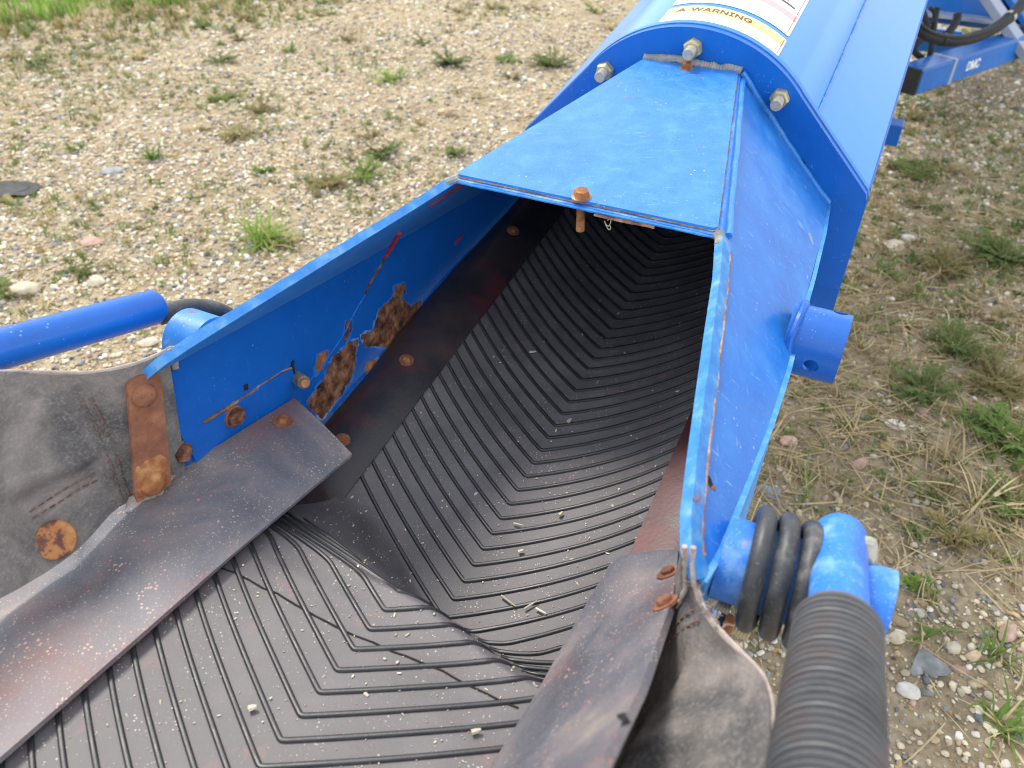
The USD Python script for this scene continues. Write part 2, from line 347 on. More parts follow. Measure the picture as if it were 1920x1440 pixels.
m_gold = surf('yellow_zinc', [(0.3, (0.28, 0.24, 0.15)), (0.55, (0.46, 0.40, 0.24)), (0.75, (0.5, 0.46, 0.34))], 90, 6, (0.36, 0.5), (0.00025, 300), metal=0.4)
m_weld = surf('grey_weld', [(0.3, (0.14, 0.15, 0.16)), (0.5, (0.28, 0.28, 0.27)), (0.62, (0.34, 0.24, 0.16)), (0.75, (0.10, 0.2, 0.38))], 55, 8, (0.5, 0.8), (0.0006, 250))
m_belt = surf('dusty_belt_rubber', [(0.3, (0.070, 0.063, 0.065)), (0.5, (0.102, 0.092, 0.096)), (0.7, (0.145, 0.130, 0.135))], 14, 7, (0.5, 0.66), (0.0002, 420), spec=0.5,
              layer=(30, 0.63, 0.72, (0.26, 0.12, 0.10), 0.35), spots=[(330, 0.2, (0.5, 0.45, 0.4), 0.75), (240, 0.10, (0.55, 0.2, 0.16), 0.8)], speck=(900, 0.66, 0.74, (0.3, 0.26, 0.25), 0.5))
m_rib = surf('polished_rib_rubber', [(0.3, (0.014, 0.014, 0.016)), (0.6, (0.024, 0.024, 0.027)), (0.8, (0.05, 0.047, 0.05))], 60, 5, (0.34, 0.5), (0.00012, 500), spec=0.5)
m_black = surf('black_crack', [(0.3, (0.004, 0.004, 0.004)), (0.7, (0.01, 0.009, 0.009))], 60, 3, (0.8, 0.9))
m_flash = surf('dusty_flashing_rubber', [(0.28, (0.052, 0.056, 0.072)), (0.45, (0.105, 0.105, 0.124)), (0.58, (0.17, 0.148, 0.155)), (0.74, (0.28, 0.24, 0.20))], 11, 9, (0.42, 0.62), (0.0003, 320), spec=0.5, distort=0.5,
              layer=(9, 0.51, 0.66, (0.20, 0.085, 0.075), 0.6), spots=[(260, 0.25, (0.55, 0.33, 0.25), 0.75), (380, 0.22, (0.52, 0.45, 0.34), 0.7), (110, 0.12, (0.55, 0.15, 0.12), 0.7)], speck=(620, 0.60, 0.70, (0.36, 0.31, 0.26), 0.5))
m_flash_d = surf('dark_inner_flashing', [(0.3, (0.012, 0.013, 0.018)), (0.5, (0.022, 0.021, 0.025)), (0.64, (0.055, 0.035, 0.035)), (0.78, (0.09, 0.045, 0.042))], 8, 7, (0.3, 0.5), (0.00025, 260), spec=0.5,
              layer=(11, 0.55, 0.68, (0.10, 0.02, 0.022), 0.75), speck=(800, 0.64, 0.74, (0.2, 0.12, 0.11), 0.45))
m_flash_r = surf('red_stained_flashing', [(0.3, (0.03, 0.012, 0.013)), (0.55, (0.075, 0.022, 0.024)), (0.75, (0.16, 0.05, 0.05))], 18, 7, (0.4, 0.55), (0.0003, 260), speck=(800, 0.62, 0.72, (0.3, 0.12, 0.11), 0.5))
m_canvas = surf('dirty_grey_canvas', [(0.30, (0.042, 0.041, 0.043)), (0.43, (0.095, 0.089, 0.088)), (0.55, (0.19, 0.168, 0.155)), (0.72, (0.33, 0.285, 0.25))], 15, 10, (0.7, 0.88), (0.0011, 330), spec=0.3, distort=0.5, layer=(10, 0.52, 0.62, (0.045, 0.045, 0.048), 0.7), scratch=[((500, 60, 500), 0.58, 0.7, (0.3, 0.26, 0.23), 0.4)], speck=(420, 0.5, 0.72, (0.32, 0.28, 0.25), 0.35))
m_canvas_e = surf('frayed_canvas_edge', [(0.3, (0.25, 0.2, 0.18)), (0.6, (0.42, 0.35, 0.31)), (0.8, (0.5, 0.3, 0.28))], 80, 6, (0.85, 0.95), (0.0006, 500), spec=0.1)
m_thread = surf('brown_thread', [(0.3, (0.07, 0.04, 0.03)), (0.6, (0.2, 0.11, 0.08))], 120, 4, (0.8, 0.9))
m_spring = surf('black_spring_paint', [(0.3, (0.016, 0.018, 0.022)), (0.55, (0.035, 0.037, 0.042)), (0.68, (0.1, 0.095, 0.09)), (0.8, (0.26, 0.2, 0.13))], 55, 7, (0.35, 0.55), (0.0003, 220), speck=(500, 0.6, 0.72, (0.16, 0.15, 0.14), 0.6))
m_sleeve = surf('black_ribbed_rubber', [(0.3, (0.055, 0.056, 0.059)), (0.55, (0.105, 0.105, 0.109)), (0.68, (0.11, 0.085, 0.08)), (0.8, (0.24, 0.19, 0.11))], 22, 7, (0.4, 0.6), (0.0003, 240), layer=(26, 0.66, 0.74, (0.3, 0.06, 0.05), 0.5))
m_hose = surf('black_hose_rubber', [(0.3, (0.008, 0.009, 0.010)), (0.7, (0.020, 0.021, 0.022))], 40, 4, (0.5, 0.65), (0.0004, 200), spec=0.3)
m_white = surf('white_decal', [(0.3, (0.78, 0.77, 0.74)), (0.7, (0.84, 0.83, 0.8))], 10, 4, (0.35, 0.45))
m_orange = surf('orange_decal', [(0.3, (0.80, 0.50, 0.16)), (0.7, (0.86, 0.60, 0.24))], 14, 5, (0.35, 0.45))
m_pink = surf('faded_red_decal', [(0.3, (0.78, 0.30, 0.32)), (0.7, (0.82, 0.38, 0.40))], 14, 5, (0.35, 0.45))
m_ink = surf('faded_black_ink', [(0.3, (0.07, 0.045, 0.045)), (0.7, (0.13, 0.09, 0.085))], 60, 5, (0.4, 0.5))
m_rivet = surf('blotched_orange_rust', [(0.36, (0.13, 0.055, 0.045)), (0.46, (0.17, 0.08, 0.06)), (0.52, (0.42, 0.18, 0.07)), (0.7, (0.52, 0.27, 0.11))], 75, 4, (0.8, 0.95), (0.0006, 300), spec=0.2)
m_wood = surf('splintered_wood', [(0.3, (0.12, 0.085, 0.06)), (0.55, (0.28, 0.22, 0.16)), (0.75, (0.4, 0.34, 0.25))], 90, 6, (0.8, 0.95), (0.0008, 200), stretch=(1, 1, 1))
m_straw = surf('dry_straw', [(0.3, (0.34, 0.26, 0.13)), (0.55, (0.50, 0.40, 0.23)), (0.75, (0.60, 0.51, 0.33))], 14, 4, (0.6, 0.8), rand=0.35, trans=0.2, spec=0.3)
m_grass = surf('green_grass', [(0.3, (0.085, 0.15, 0.028)), (0.55, (0.15, 0.24, 0.045)), (0.75, (0.26, 0.31, 0.09))], 9, 4, (0.5, 0.65), rand=0.3, trans=0.35, spec=0.35)
m_bright = surf('bright_green_grass', [(0.3, (0.17, 0.30, 0.04)), (0.6, (0.27, 0.42, 0.07)), (0.8, (0.40, 0.46, 0.13))], 12, 4, (0.5, 0.6), rand=0.2, trans=0.35, spec=0.35)
m_weed = surf('dull_green_weed', [(0.3, (0.10, 0.165, 0.045)), (0.55, (0.16, 0.235, 0.065)), (0.75, (0.27, 0.30, 0.11))], 16, 4, (0.5, 0.65), rand=0.25, trans=0.3, spec=0.3)
m_olive = surf('yellowing_weed', [(0.3, (0.17, 0.15, 0.05)), (0.55, (0.27, 0.23, 0.09)), (0.75, (0.36, 0.28, 0.14))], 16, 4, (0.5, 0.7), rand=0.25, trans=0.3, spec=0.3)
m_chaff = surf('pale_chaff', [(0.3, (0.4, 0.33, 0.22)), (0.7, (0.62, 0.55, 0.42))], 40, 3, (0.7, 0.9), rand=0.25)
m_soil = surf('gravelly_soil', [(0.3, (0.20, 0.155, 0.095)), (0.5, (0.32, 0.255, 0.16)), (0.7, (0.46, 0.385, 0.265))], 30, 9, (0.85, 0.95), (0.004, 140), spec=0.2, speck=(180, 0.56, 0.7, (0.45, 0.4, 0.32), 0.6), layer=(1.3, 0.5, 0.66, (0.21, 0.16, 0.10), 0.5))
def stone_mat(name, lo, mid, hi): return surf(name, [(0.3, lo), (0.55, mid), (0.75, hi)], 60, 7, (0.7, 0.9), (0.0006, 220), rand=0.28, spec=0.3, speck=(260, 0.62, 0.7, tuple(x * .6 for x in lo), 0.4))
m_st = {'cream': stone_mat('cream_stone', (0.44, 0.37, 0.26), (0.56, 0.49, 0.36), (0.66, 0.60, 0.48)),
        'white': stone_mat('white_stone', (0.56, 0.52, 0.45), (0.68, 0.65, 0.58), (0.76, 0.74, 0.68)),
        'tan': stone_mat('tan_stone', (0.30, 0.22, 0.13), (0.42, 0.32, 0.2), (0.5, 0.41, 0.28)),
        'ochre': stone_mat('ochre_stone', (0.34, 0.22, 0.09), (0.46, 0.31, 0.13), (0.55, 0.42, 0.22)),
        'grey': stone_mat('grey_stone', (0.16, 0.165, 0.165), (0.25, 0.255, 0.25), (0.36, 0.36, 0.35)),
        'dark': stone_mat('slate_stone', (0.07, 0.08, 0.09), (0.13, 0.14, 0.15), (0.2, 0.21, 0.215)),
        'pink': stone_mat('pink_stone', (0.34, 0.2, 0.15), (0.45, 0.30, 0.24), (0.54, 0.41, 0.34))}
m_dark = surf('dark_void', [(0.3, (0.004, 0.004, 0.005)), (0.7, (0.008, 0.007, 0.007))], 30, 3, (0.8, 0.9))
m_decalblue = surf('grey_blue_steel', [(0.3, (0.20, 0.24, 0.32)), (0.7, (0.3, 0.34, 0.42))], 6, 4, (0.3, 0.45), metal=0.1)

# ================================================================== GROUND
rg = np.random.default_rng(7)
def gz(x, y):
    p = np.stack([np.asarray(x, float), np.asarray(y, float), np.zeros_like(np.asarray(x, float))], -1)
    fade = np.clip(1 - np.hypot(x, y) / 30, 0, 1)
    return (meshkit.fbm(p * 1.2, 4, 3) - .5) * 0.05 * fade
xs = np.r_[-400, -120, -50, -20, np.linspace(-7, 7, 176), 20, 50, 120, 400]; ys = np.r_[-400, -100, -20, -5, np.linspace(-1.2, 11, 156), 20, 50, 120, 400]
X, Y = np.meshgrid(xs, ys, indexing='ij'); Z = gz(X, Y)
G = np.stack([X, Y, Z], -1); idx = np.arange(X.size).reshape(X.shape)
q = np.stack([idx[:-1, :-1], idx[1:, :-1], idx[1:, 1:], idx[:-1, 1:]], -1).reshape(-1, 4)
part('ground', (G.reshape(-1, 3), q), m_soil, kind='structure', machine=False, smooth=True)

def pebble(seed, flat=0.6, ang=0.0):
    r = np.random.default_rng(seed); m = trimesh.creation.icosphere(subdivisions=1 if ang else 2)
    v = np.array(m.vertices); e = np.array([1.0, r.uniform(.62, .92), flat * r.uniform(.8, 1.1)])
    v *= 1 + 0.5 * (meshkit.noise(v * 1.3 + seed * 7, seed) - .5)[:, None] + 0.22 * (meshkit.noise(v * 3 + seed, seed + 1) - .5)[:, None]
    if ang:
        for k in range(7):
            d = r.normal(size=3); d /= np.linalg.norm(d); o = 0.62; s = v @ d - o; v -= np.clip(s, 0, None)[:, None] * d
    v *= e * 0.5 / np.abs(v).max(); return trimesh.Trimesh(v, m.faces, process=False)
def instancer(name, protos, pos, quat, scale, which, label, cat, parent='/World', kind='stuff'):
    p = path_for(parent, name); pi = UsdGeom.PointInstancer.Define(stage, p)
    rel = pi.CreatePrototypesRel()
    for i, (nm, mesh, mat, sm) in enumerate(protos):
        usdkit.mesh(stage, f'{p}/{nm}' + (f'_{i:03d}' if i else ''), mesh, mat, smooth=sm); rel.AddTarget(f'{p}/{nm}' + (f'_{i:03d}' if i else ''))
    pi.CreatePositionsAttr(Vt.Vec3fArray.FromNumpy(np.asarray(pos, np.float32)))
    q = np.asarray(quat, float)
    pi.CreateOrientationsAttr(Vt.QuathArray([Gf.Quath(float(a[0]), float(a[1]), float(a[2]), float(a[3])) for a in q]))
    pi.CreateScalesAttr(Vt.Vec3fArray.FromNumpy(np.asarray(scale, np.float32)))
    pi.CreateProtoIndicesAttr(Vt.IntArray.FromNumpy(np.asarray(which, np.int32)))
    keys(pi.GetPrim(), label, cat if parent == '/World' else None, None, kind); return p
def rand_quat(n, r, tilt=0.3):
    yaw = r.uniform(0, 2 * np.pi, n); ax = r.uniform(0, 2 * np.pi, n); t = r.normal(size=n) * tilt
    q1 = np.stack([np.cos(yaw / 2), 0 * yaw, 0 * yaw, np.sin(yaw / 2)], 1); q2 = np.stack([np.cos(t / 2), np.sin(t / 2) * np.cos(ax), np.sin(t / 2) * np.sin(ax), 0 * t], 1)
    w1, x1, y1, z1 = q2.T; w2, x2, y2, z2 = q1.T
    return np.stack([w1*w2-x1*x2-y1*y2-z1*z2, w1*x2+x1*w2+y1*z2-z1*y2, w1*y2-x1*z2+y1*w2+z1*x2, w1*z2+x1*y2-y1*x2+z1*w2], 1)

def soilness(x, y):
    """0 = clean gravel (left, far), 1 = bare soil and straw (right, near)"""
    p = np.stack([x, y, 0 * x], -1)
    base = np.clip((x - 0.2) / 0.4, 0, 1) * np.clip((3.0 - y) / 0.9, 0, 1) * np.clip((y - .72) / .25, 0.1, 1)
    return np.clip(base * (0.75 + 1.0 * (meshkit.fbm(p * 2.2, 3, 5) - .35)), 0, 1)
def lawn_amt(x, y):
    """the grass edge at the far left"""
    w = 0.35 * (meshkit.fbm(np.stack([x, y, 0 * x], -1) * 1.6, 3, 9) - .5)
    return -.546 * x + .838 * y + w * .7 - 5.02
protos = []; kinds = ['cream', 'cream', 'white', 'cream', 'tan', 'grey', 'grey', 'pink', 'dark', 'ochre', 'tan', 'white']
wts = np.array([.18, .14, .07, .13, .15, .09, .07, .06, .03, .05, .06, .0]); wts[-1] = .02; wts = wts / wts.sum()
for i, k in enumerate(kinds): protos.append(('pebble', pebble(40 + i, 0.62 + 0.05 * (i % 3), 1.0 if i % 2 else 0.0), m_st[k], 50))
def scatter(n, y0, y1, smin, smax, seed, keep):
    r = np.random.default_rng(seed); y = r.uniform(y0, y1, n * 3); x = r.uniform(-1, 1, n * 3) * (0.35 + 0.78 * y1)
    ok = np.abs(x) < 0.4 + 0.80 * (y + .25); x, y = x[ok][:n], y[ok][:n]
    k = r.uniform(size=len(x)) < keep(x, y); x, y = x[k], y[k]
    s = smin * (smax / smin) ** (r.uniform(size=len(x)) ** 2.2); return x, y, s, r
PX, PY, PS = [], [], []
for a in ((48000, .1, 1.6, .005, .021, 1), (54000, 1.6, 2.8, .006, .025, 2), (48000, 2.8, 4.4, .008, .028, 3), (22000, 4.4, 7.0, .016, .036, 4)):
    x, y, s, r = scatter(*a[:5], a[5], lambda x, y: np.where(lawn_amt(x, y) > 0, 0.02, 1.0 - 0.66 * soilness(x, y)))
    PX.append(x); PY.append(y); PS.append(s * .88)
PX, PY, PS = map(np.concatenate, (PX, PY, PS)); r = np.random.default_rng(11)
sunk = np.where(PS > .014, .12, .2)
instancer('gravel', protos, np.stack([PX, PY, gz(PX, PY) + PS * sunk], 1), rand_quat(len(PX), r, .35), PS[:, None] * r.uniform(.85, 1.15, (len(PX), 3)), r.choice(len(kinds), len(PX), p=wts),
          'pale mixed gravel covering the yard around the blue conveyor', 'gravel')

def rot_z(v, a):
    c, s = math.cos(a), math.sin(a); return v @ np.array([[c, s, 0], [-s, c, 0], [0, 0, 1]])
def stone(name, px, size, kind, label, seed, ang=0.0, flat=.6, yaw=0.0, long=1.0, cat='stone', group=None):
    x, y, _ = gp(*px); m = pebble(seed, flat, ang)
    if ang:                         # a finer mesh with flat facets kept
        pass
    v = np.array(m.vertices) * size * np.array([long, 1, 1]); v = rot_z(v, yaw)
    z = float(gz(np.array([x]), np.array([y]))[0]); v = v + np.array([x, y, z - v[:, 2].min() - size * .12])
    return part(name, trimesh.Trimesh(v, m.faces), m_st[kind], label=label, cat=cat, group=group, machine=False, smooth=50 if not ang else 25)
STONES = [
 ((1643,1170),.030,'white','white rounded stone right of the blue pivot pipe, above the sandy block',101,0,.7,.3,1.0),
 ((1683,1173),.034,'tan','tan oval pebble just right of the white rounded stone by the pivot pipe',102,0,.55,-.5,1.2),
 ((1678,1204),.029,'cream','cream egg shaped pebble above the grey slab, right of the ribbed sleeve',103,0,.75,.2,1.0),
 ((1740,1252),.066,'grey','large flat grey slab of rock right of the ribbed sleeve',104,1,.42,-.72,1.35),
 ((1632,1250),.058,'tan','big sandy block of stone touching the right side of the ribbed sleeve',105,1,.6,.1,1.0),
 ((1782,1223),.029,'cream','cream round pebble at the upper right end of the grey slab',106,0,.75,.9,1.0),
 ((1700,1299),.036,'white','white oval pebble below the grey slab near the bottom right',107,0,.6,-.4,1.15),
 ((1627,1288),.021,'ochre','yellow pebble under the sandy block beside the ribbed sleeve',108,0,.75,.6,1.0),
 ((1733,1280),.019,'dark','small blue grey pebble directly under the grey slab',109,0,.6,1.2,1.1),
 ((1716,1263),.026,'grey','speckled grey pebble at the lower left edge of the grey slab',110,0,.6,.4,1.0),
 ((1796,1262),.028,'pink','dull pink pebble right of the grey slab',111,0,.6,-.3,1.1),
 ((1820,1240),.032,'tan','brown faceted stone at the right beside a green blade',112,1,.6,.3,1.0),
 ((1830,1288),.026,'tan','flat tan pebble at the far right below the brown faceted stone',113,0,.5,.1,1.2),
 ((1880,1200),.045,'pink','pale pink broken stone at the right edge of the picture',114,1,.55,.5,1.0),
 ((1478,830),.040,'pink','pink stone on bare soil right of the conveyor side plate',115,0,.6,0,1.1),
 ((1612,876),.046,'pink','pink angular boulder in straw, right of the pink stone',116,1,.6,.4,1.0),
 ((1680,803),.044,'white','white flat stone in bare soil right of the conveyor',117,0,.4,-.5,1.2),
 ((1660,845),.034,'ochre','ochre pebble just below the white flat stone',118,0,.5,-.3,1.1),
 ((1725,780),.036,'pink','pale red pebble at the foot of the green weed on the right',119,0,.6,.3,1.0),
 ((1675,462),.075,'cream','large cream stone beyond the blue flange at the right',120,1,.45,-.2,1.15),
 ((1706,450),.055,'white','white stone next to the large cream stone, right of the flange',121,0,.5,-.4,1.2),
 ((50,551),.068,'cream','cream rounded stone at the left edge above the blue pipe',122,0,.6,.2,1.2),
 ((180,533),.056,'cream','pale broken stone above the middle of the blue pipe',123,1,.7,.4,1.0),
 ((212,327),.07,'grey','flat green grey stone in the gravel at the upper left',124,0,.35,.1,1.3),
 ((170,455),.065,'pink','dusty pink stone in the gravel left of the bright grass tuft',125,0,.45,.1,1.2),
 ((278,642),.044,'cream','cream stone seen between the blue pipe and the canvas skirt',126,0,.6,.3,1.1),
 ((820,398),.05,'ochre','ochre stone lying behind the conveyor side wall',127,0,.5,.2,1.1),
 ((837,218),.075,'tan','tan rock in the gravel left of the flange corner',128,1,.6,.2,1.1),
 ((1420,1000),.05,'tan','tan stone behind the black spring coils',129,0,.6,-.2,1.1),
 ((1440,925),.06,'grey','flat grey stone above the black spring coils',130,1,.4,-.5,1.3),
]
for px, sz, kd, lb, sd, an, fl, yw, lg in STONES: stone('stone', px, sz, kd, lb, sd, an, fl, yw, lg)

# ------------------------------------------------------------------ vegetation
def blade(base, d, length, w, droop, r, k=6):
    """one bent grass blade as a folded strip"""
    d = np.asarray(d, float); t = np.linspace(0, 1, k)
    hor = np.array([d[0], d[1], 0]); hn = np.linalg.norm(hor) + 1e-9; side = np.array([-hor[1], hor[0], 0]) / hn
    up = d[2]; c = base + length * (t[:, None] * np.array([d[0], d[1], up]) + (t ** 2)[:, None] * droop * np.array([hor[0] / hn * .5, hor[1] / hn * .5, -1.0]))
    ww = w * np.clip(1.0 - t ** 1.8, 0.04, 1) * 0.5
    fold = np.array([0, 0, 0.35 * w])
    v = np.stack([c - side * ww[:, None], c - fold * (1 - t)[:, None], c + side * ww[:, None]], 1).reshape(-1, 3); f = []
    for i in range(k - 1):
        for j in (0, 1):
            a = i * 3 + j; f += [[a, a + 1, a + 4], [a, a + 4, a + 3]]
    return v, np.array(f)
def join(vf):
    V, F, o = [], [], 0
    for v, f in vf: V.append(v); F.append(f + o); o += len(v)
    return trimesh.Trimesh(np.vstack(V), np.vstack(F), process=False)
def tuft(seed, n, L, w, spread=.8, droop=.5):
    r = np.random.default_rng(seed); out = []
    for i in range(n):
        a = r.uniform(0, 2 * np.pi); sp = r.uniform(.1, 1) * spread
        d = np.array([math.cos(a) * sp, math.sin(a) * sp, r.uniform(.5, 1.0) * (1.15 - .6 * sp)]); d /= np.linalg.norm(d)
        b = np.array([r.normal() * L * .13, r.normal() * L * .13, 0])
        out.append(blade(b, d, L * r.uniform(.5, 1.1), w * r.uniform(.6, 1.2), droop * r.uniform(.3, 1.2), r))
    return join(out)
def leafy(seed, stems, L, leaf, flat=.5):
    """creeping weed: thin stems with many small pointed leaves"""
    r = np.random.default_rng(seed); st, lv = [], []
    for i in range(stems):
        a = r.uniform(0, 2 * np.pi); el = r.uniform(.05, 1.0) * (1 - flat) + .08; ln = L * r.uniform(.4, 1.05)
        d = np.array([math.cos(a), math.sin(a), el * 1.5]); d /= np.linalg.norm(d); k = 7
        t = np.linspace(0, 1, k)[:, None]; c = d * t * ln + np.array([0, 0, -.25]) * (t ** 2) * ln * r.uniform(0, 1) + r.normal(size=(k, 3)) * ln * .02; c[0] = r.normal(size=3) * L * .06; c[:, 2] = np.clip(c[:, 2], .002, None)
        tm = tube(c, np.linspace(.0011, .0006, k), 4, caps=False); st.append((np.array(tm.vertices), np.array(tm.faces)))
        for u in np.linspace(.12, 1, int(6 + ln / leaf * 1.3)):
            b = np.array([np.interp(u, t[:, 0], c[:, j]) for j in range(3)])
            for sgn in (-1, 1):
                aa = a + sgn * r.uniform(.5, 1.3); dd = np.array([math.cos(aa), math.sin(aa), r.uniform(.0, .9)]); dd /= np.linalg.norm(dd)
                lv.append(blade(b, dd, leaf * r.uniform(.6, 1.15), leaf * .30, r.uniform(0, .35), r, 4))
    return join(st), join(lv)
def place(tm, xy, yaw=0.0, s=1.0):
    v = rot_z(np.array(tm.vertices) * s, yaw); z = float(gz(np.array([xy[0]]), np.array([xy[1]]))[0])
    return trimesh.Trimesh(v + np.array([xy[0], xy[1], z]), tm.faces, process=False)
def grass_tuft(px, n, L, w, mat, label, seed, dry=0, spread=.8, droop=.5, group=None):
    xy = gp(*px)[:2]; t = thing('grass_tuft', label, 'grass tuft', (xy[0], xy[1], 0), group)
    part('blades', place(tuft(seed, n, L, w, spread, droop), xy), mat, t, machine=False, smooth=False)
    if dry: part('dry_blades', place(tuft(seed + 500, dry, L * 1.05, w * .8, spread * 1.2, droop * 1.2), xy), m_straw, t, machine=False, smooth=False)
def weed(px, stems, L, leaf, mat, label, seed, flat=.5, group=None):
    xy = gp(*px)[:2]; t = thing('weed', label, 'weed', (xy[0], xy[1], 0), group); a, b = leafy(seed, stems, L * .68, leaf * .62, flat)
    part('stems', place(a, xy), m_olive, t, machine=False, smooth=False); part('leaves', place(b, xy), mat, t, machine=False, smooth=False)

grass_tuft((497,452), 90, .17, .0065, m_bright, 'bright green spiky grass tuft in the gravel left of the blue side wall', 1, 14, 1.0, .55)
grass_tuft((290,305), 34, .08, .008, m_grass, 'small dark green tuft left of centre in the open gravel', 2)
weed((425,187), 14, .12, .03, m_weed, 'small flat dark weed high in the gravel, above the small dark tuft', 3, .8)
weed((410,113), 12, .16, .032, m_weed, 'dark green weed near the top, just below the brown grass fringe', 4, .7)
weed((150,512), 16, .09, .022, m_weed, 'little creeping green weed above the blue pipe', 5, .7)
weed((10,560), 16, .1, .026, m_weed, 'dark weed at the left edge beside the cream rounded stone', 6, .6)
weed((735,155), 12, .14, .03, m_bright, 'yellow green weed standing alone in the gravel, upper centre', 7, .3)
weed((845,125), 20, .17, .034, m_weed, 'leafy grey green weed, left one of the pair near the top centre', 8, .4)
weed((950,120), 18, .13, .03, m_weed, 'low green weed between two leafy weeds left of the tube flange', 9, .7)
weed((1035,128), 30, .17, .034, m_weed, 'widest grey green weed, directly left of the upper flange', 10, .5)
weed((960,155), 10, .08, .02, m_olive, 'tiny yellowing weed below the widest weed by the flange', 11, .5)
weed((718,292), 24, .12, .026, m_weed, 'bushy weed in the gravel right above the blue side wall', 12, .4)
weed((855,288), 18, .1, .024, m_weed, 'small green weed just left of the folded flange corner', 13, .4)
weed((680,335), 16, .14, .03, m_bright, 'light green weed with tall stems behind the side wall', 14, .2)
weed((455,258), 16, .15, .03, m_olive, 'olive patch of weed spreading in the gravel, upper left of centre', 15, .7)
weed((490,215), 12, .17, .028, m_olive, 'upright yellowing weed above the olive patch', 16, .15)
weed((615,350), 18, .14, .028, m_olive, 'yellowing weed right of the bright spiky tuft', 17, .5)
weed((1718,328), 44, .17, .024, m_weed, 'dense dark green creeping weed right of the conveyor tube edge', 18, .75)
weed((1875,490), 70, .20, .026, m_weed, 'large green creeping weed at the right edge, halfway up', 19, .5)
weed((1770,505), 30, .16, .026, m_olive, 'yellowish weed left of the large creeping weed', 20, .5)
weed((1790,655), 46, .14, .02, m_weed, 'tall stemmed green weed right of the stub pipe', 21, .35)
weed((1730,735), 60, .13, .017, m_weed, 'fine leaved green clump below and left of the tall stemmed weed', 22, .55)
weed((1870,720), 50, .15, .02, m_olive, 'pale green weed mat at the right edge above the leafy nettle', 23, .6)
weed((1890,830), 40, .15, .04, m_grass, 'broad leaved bright green weed at the right edge', 24, .45)
weed((1900,960), 50, .13, .016, m_weed, 'fine dark green weed at the right edge under the broad leaved one', 25, .5)
weed((1715,1110), 7, .05, .022, m_bright, 'single bright green seedling in straw right of the blue pivot pipe', 26, .5)
weed((1780,1020), 9, .10, .03, m_olive, 'lone upright green shoot in the straw at right', 27, .1)
grass_tuft((1830,960), 26, .14, .0045, m_straw, 'pale dry grass spray under the fine dark weed', 28, 0, 1.3, .45)
grass_tuft((1770,875), 40, .12, .004, m_straw, 'dead straw rosette in bare soil, second from the right edge', 29, 0, 1.6, .45)
grass_tuft((1590,810), 34, .10, .0035, m_straw, 'dead straw rosette right of the stub pipe, lower one', 30, 0, 1.6, .45)
grass_tuft((1520,700), 34, .10, .0035, m_straw, 'dead straw rosette directly under the blue stub pipe', 31, 0, 1.6, .45)
grass_tuft((1850,1240), 14, .08, .005, m_grass, 'small green tuft at the right edge beside the brown faceted stone', 32)
grass_tuft((1875,1370), 26, .09, .005, m_grass, 'green tuft at the bottom right corner', 33, 8)
grass_tuft((1725,1200), 6, .07, .007, m_grass, 'few broad green blades above the cream egg shaped pebble', 34)
grass_tuft((1395,1170), 40, .08, .0028, m_grass, 'thin green grass glimpsed under the black spring coils', 35, 20, .8, .6)
# little weeds strewn over the gravel: nothing tells them apart
r = np.random.default_rng(77); wproto = []
wl = [leafy(300 + i, 8, .08, .022, .5)[1] for i in range(3)] + [tuft(310 + i, 14, .07, .005) for i in range(3)]
cnt = 0
for i in range(2600):
    x, y = r.uniform(-3.2, 3.2), r.uniform(1.0, 5.4)
    if abs(x) > .4 + .78 * y: continue
    den = meshkit.fbm(np.array([[x * .9, y * .9, 0.3]]), 3, 21)[0]
    if r.uniform() > np.clip((den - .47) * 2.6, 0.02, 1) or lawn_amt(np.array([x]), np.array([y]))[0] > 0: continue
    k = r.integers(6); mt = [m_weed, m_olive, m_olive, m_straw, m_grass, m_olive][r.integers(6)]
    part('small_weed', place(wl[k], (x, y), r.uniform(0, 6.28), r.uniform(.4, 1.0)), mt, label='small sparse weed sprouting through the pale gravel', cat='weed', group='small weeds strewn over the gravel', machine=False, smooth=False)
    cnt += 1
    if cnt >= 170: break

# lawn at the far left and beyond the frame at the far right
def strands(seed, n, area, L, name, label, mats, keep, w=.006):
    r = np.random.default_rng(seed); x0, x1, y0, y1 = area; x, y = r.uniform(x0, x1, n), r.uniform(y0, y1, n); k = keep(x, y, r); x, y = x[k], y[k]
    pr = [('sprig', tuft(seed + 40 + i, 9, L, w, .6, .35), m, False) for i, m in enumerate(mats)]
    s = r.uniform(.6, 1.25, len(x))
    instancer(name, pr, np.stack([x, y, gz(x, y)], 1), rand_quat(len(x), r, .1), np.repeat(s[:, None], 3, 1), r.integers(len(mats), size=len(x)), label, 'grass')
strands(5, 9000, (-6.5, -0.9, 3.2, 8.5), .13, 'lawn_grass', 'bright green grass verge beyond the gravel at the upper left', [m_bright, m_bright, m_grass, m_bright, m_grass], lambda x, y, r: lawn_amt(x, y) > r.uniform(0, .10, len(x)))
strands(6, 5000, (-4.2, -0.7, 2.6, 5.5), .07, 'verge_fringe', 'brown and olive grass fringe between the green verge and the gravel', [m_olive, m_straw, m_grass, m_olive], lambda x, y, r: (np.abs(lawn_amt(x, y) + .12) < r.uniform(0, .42, len(x))) )
strands(8, 9000, (0.5, 9.0, 7.0, 13.0), .16, 'far_grass', 'green grass in the distance behind the blue frame at upper right', [m_grass, m_bright], lambda x, y, r: y > 7.6 + .3 * np.sin(x))
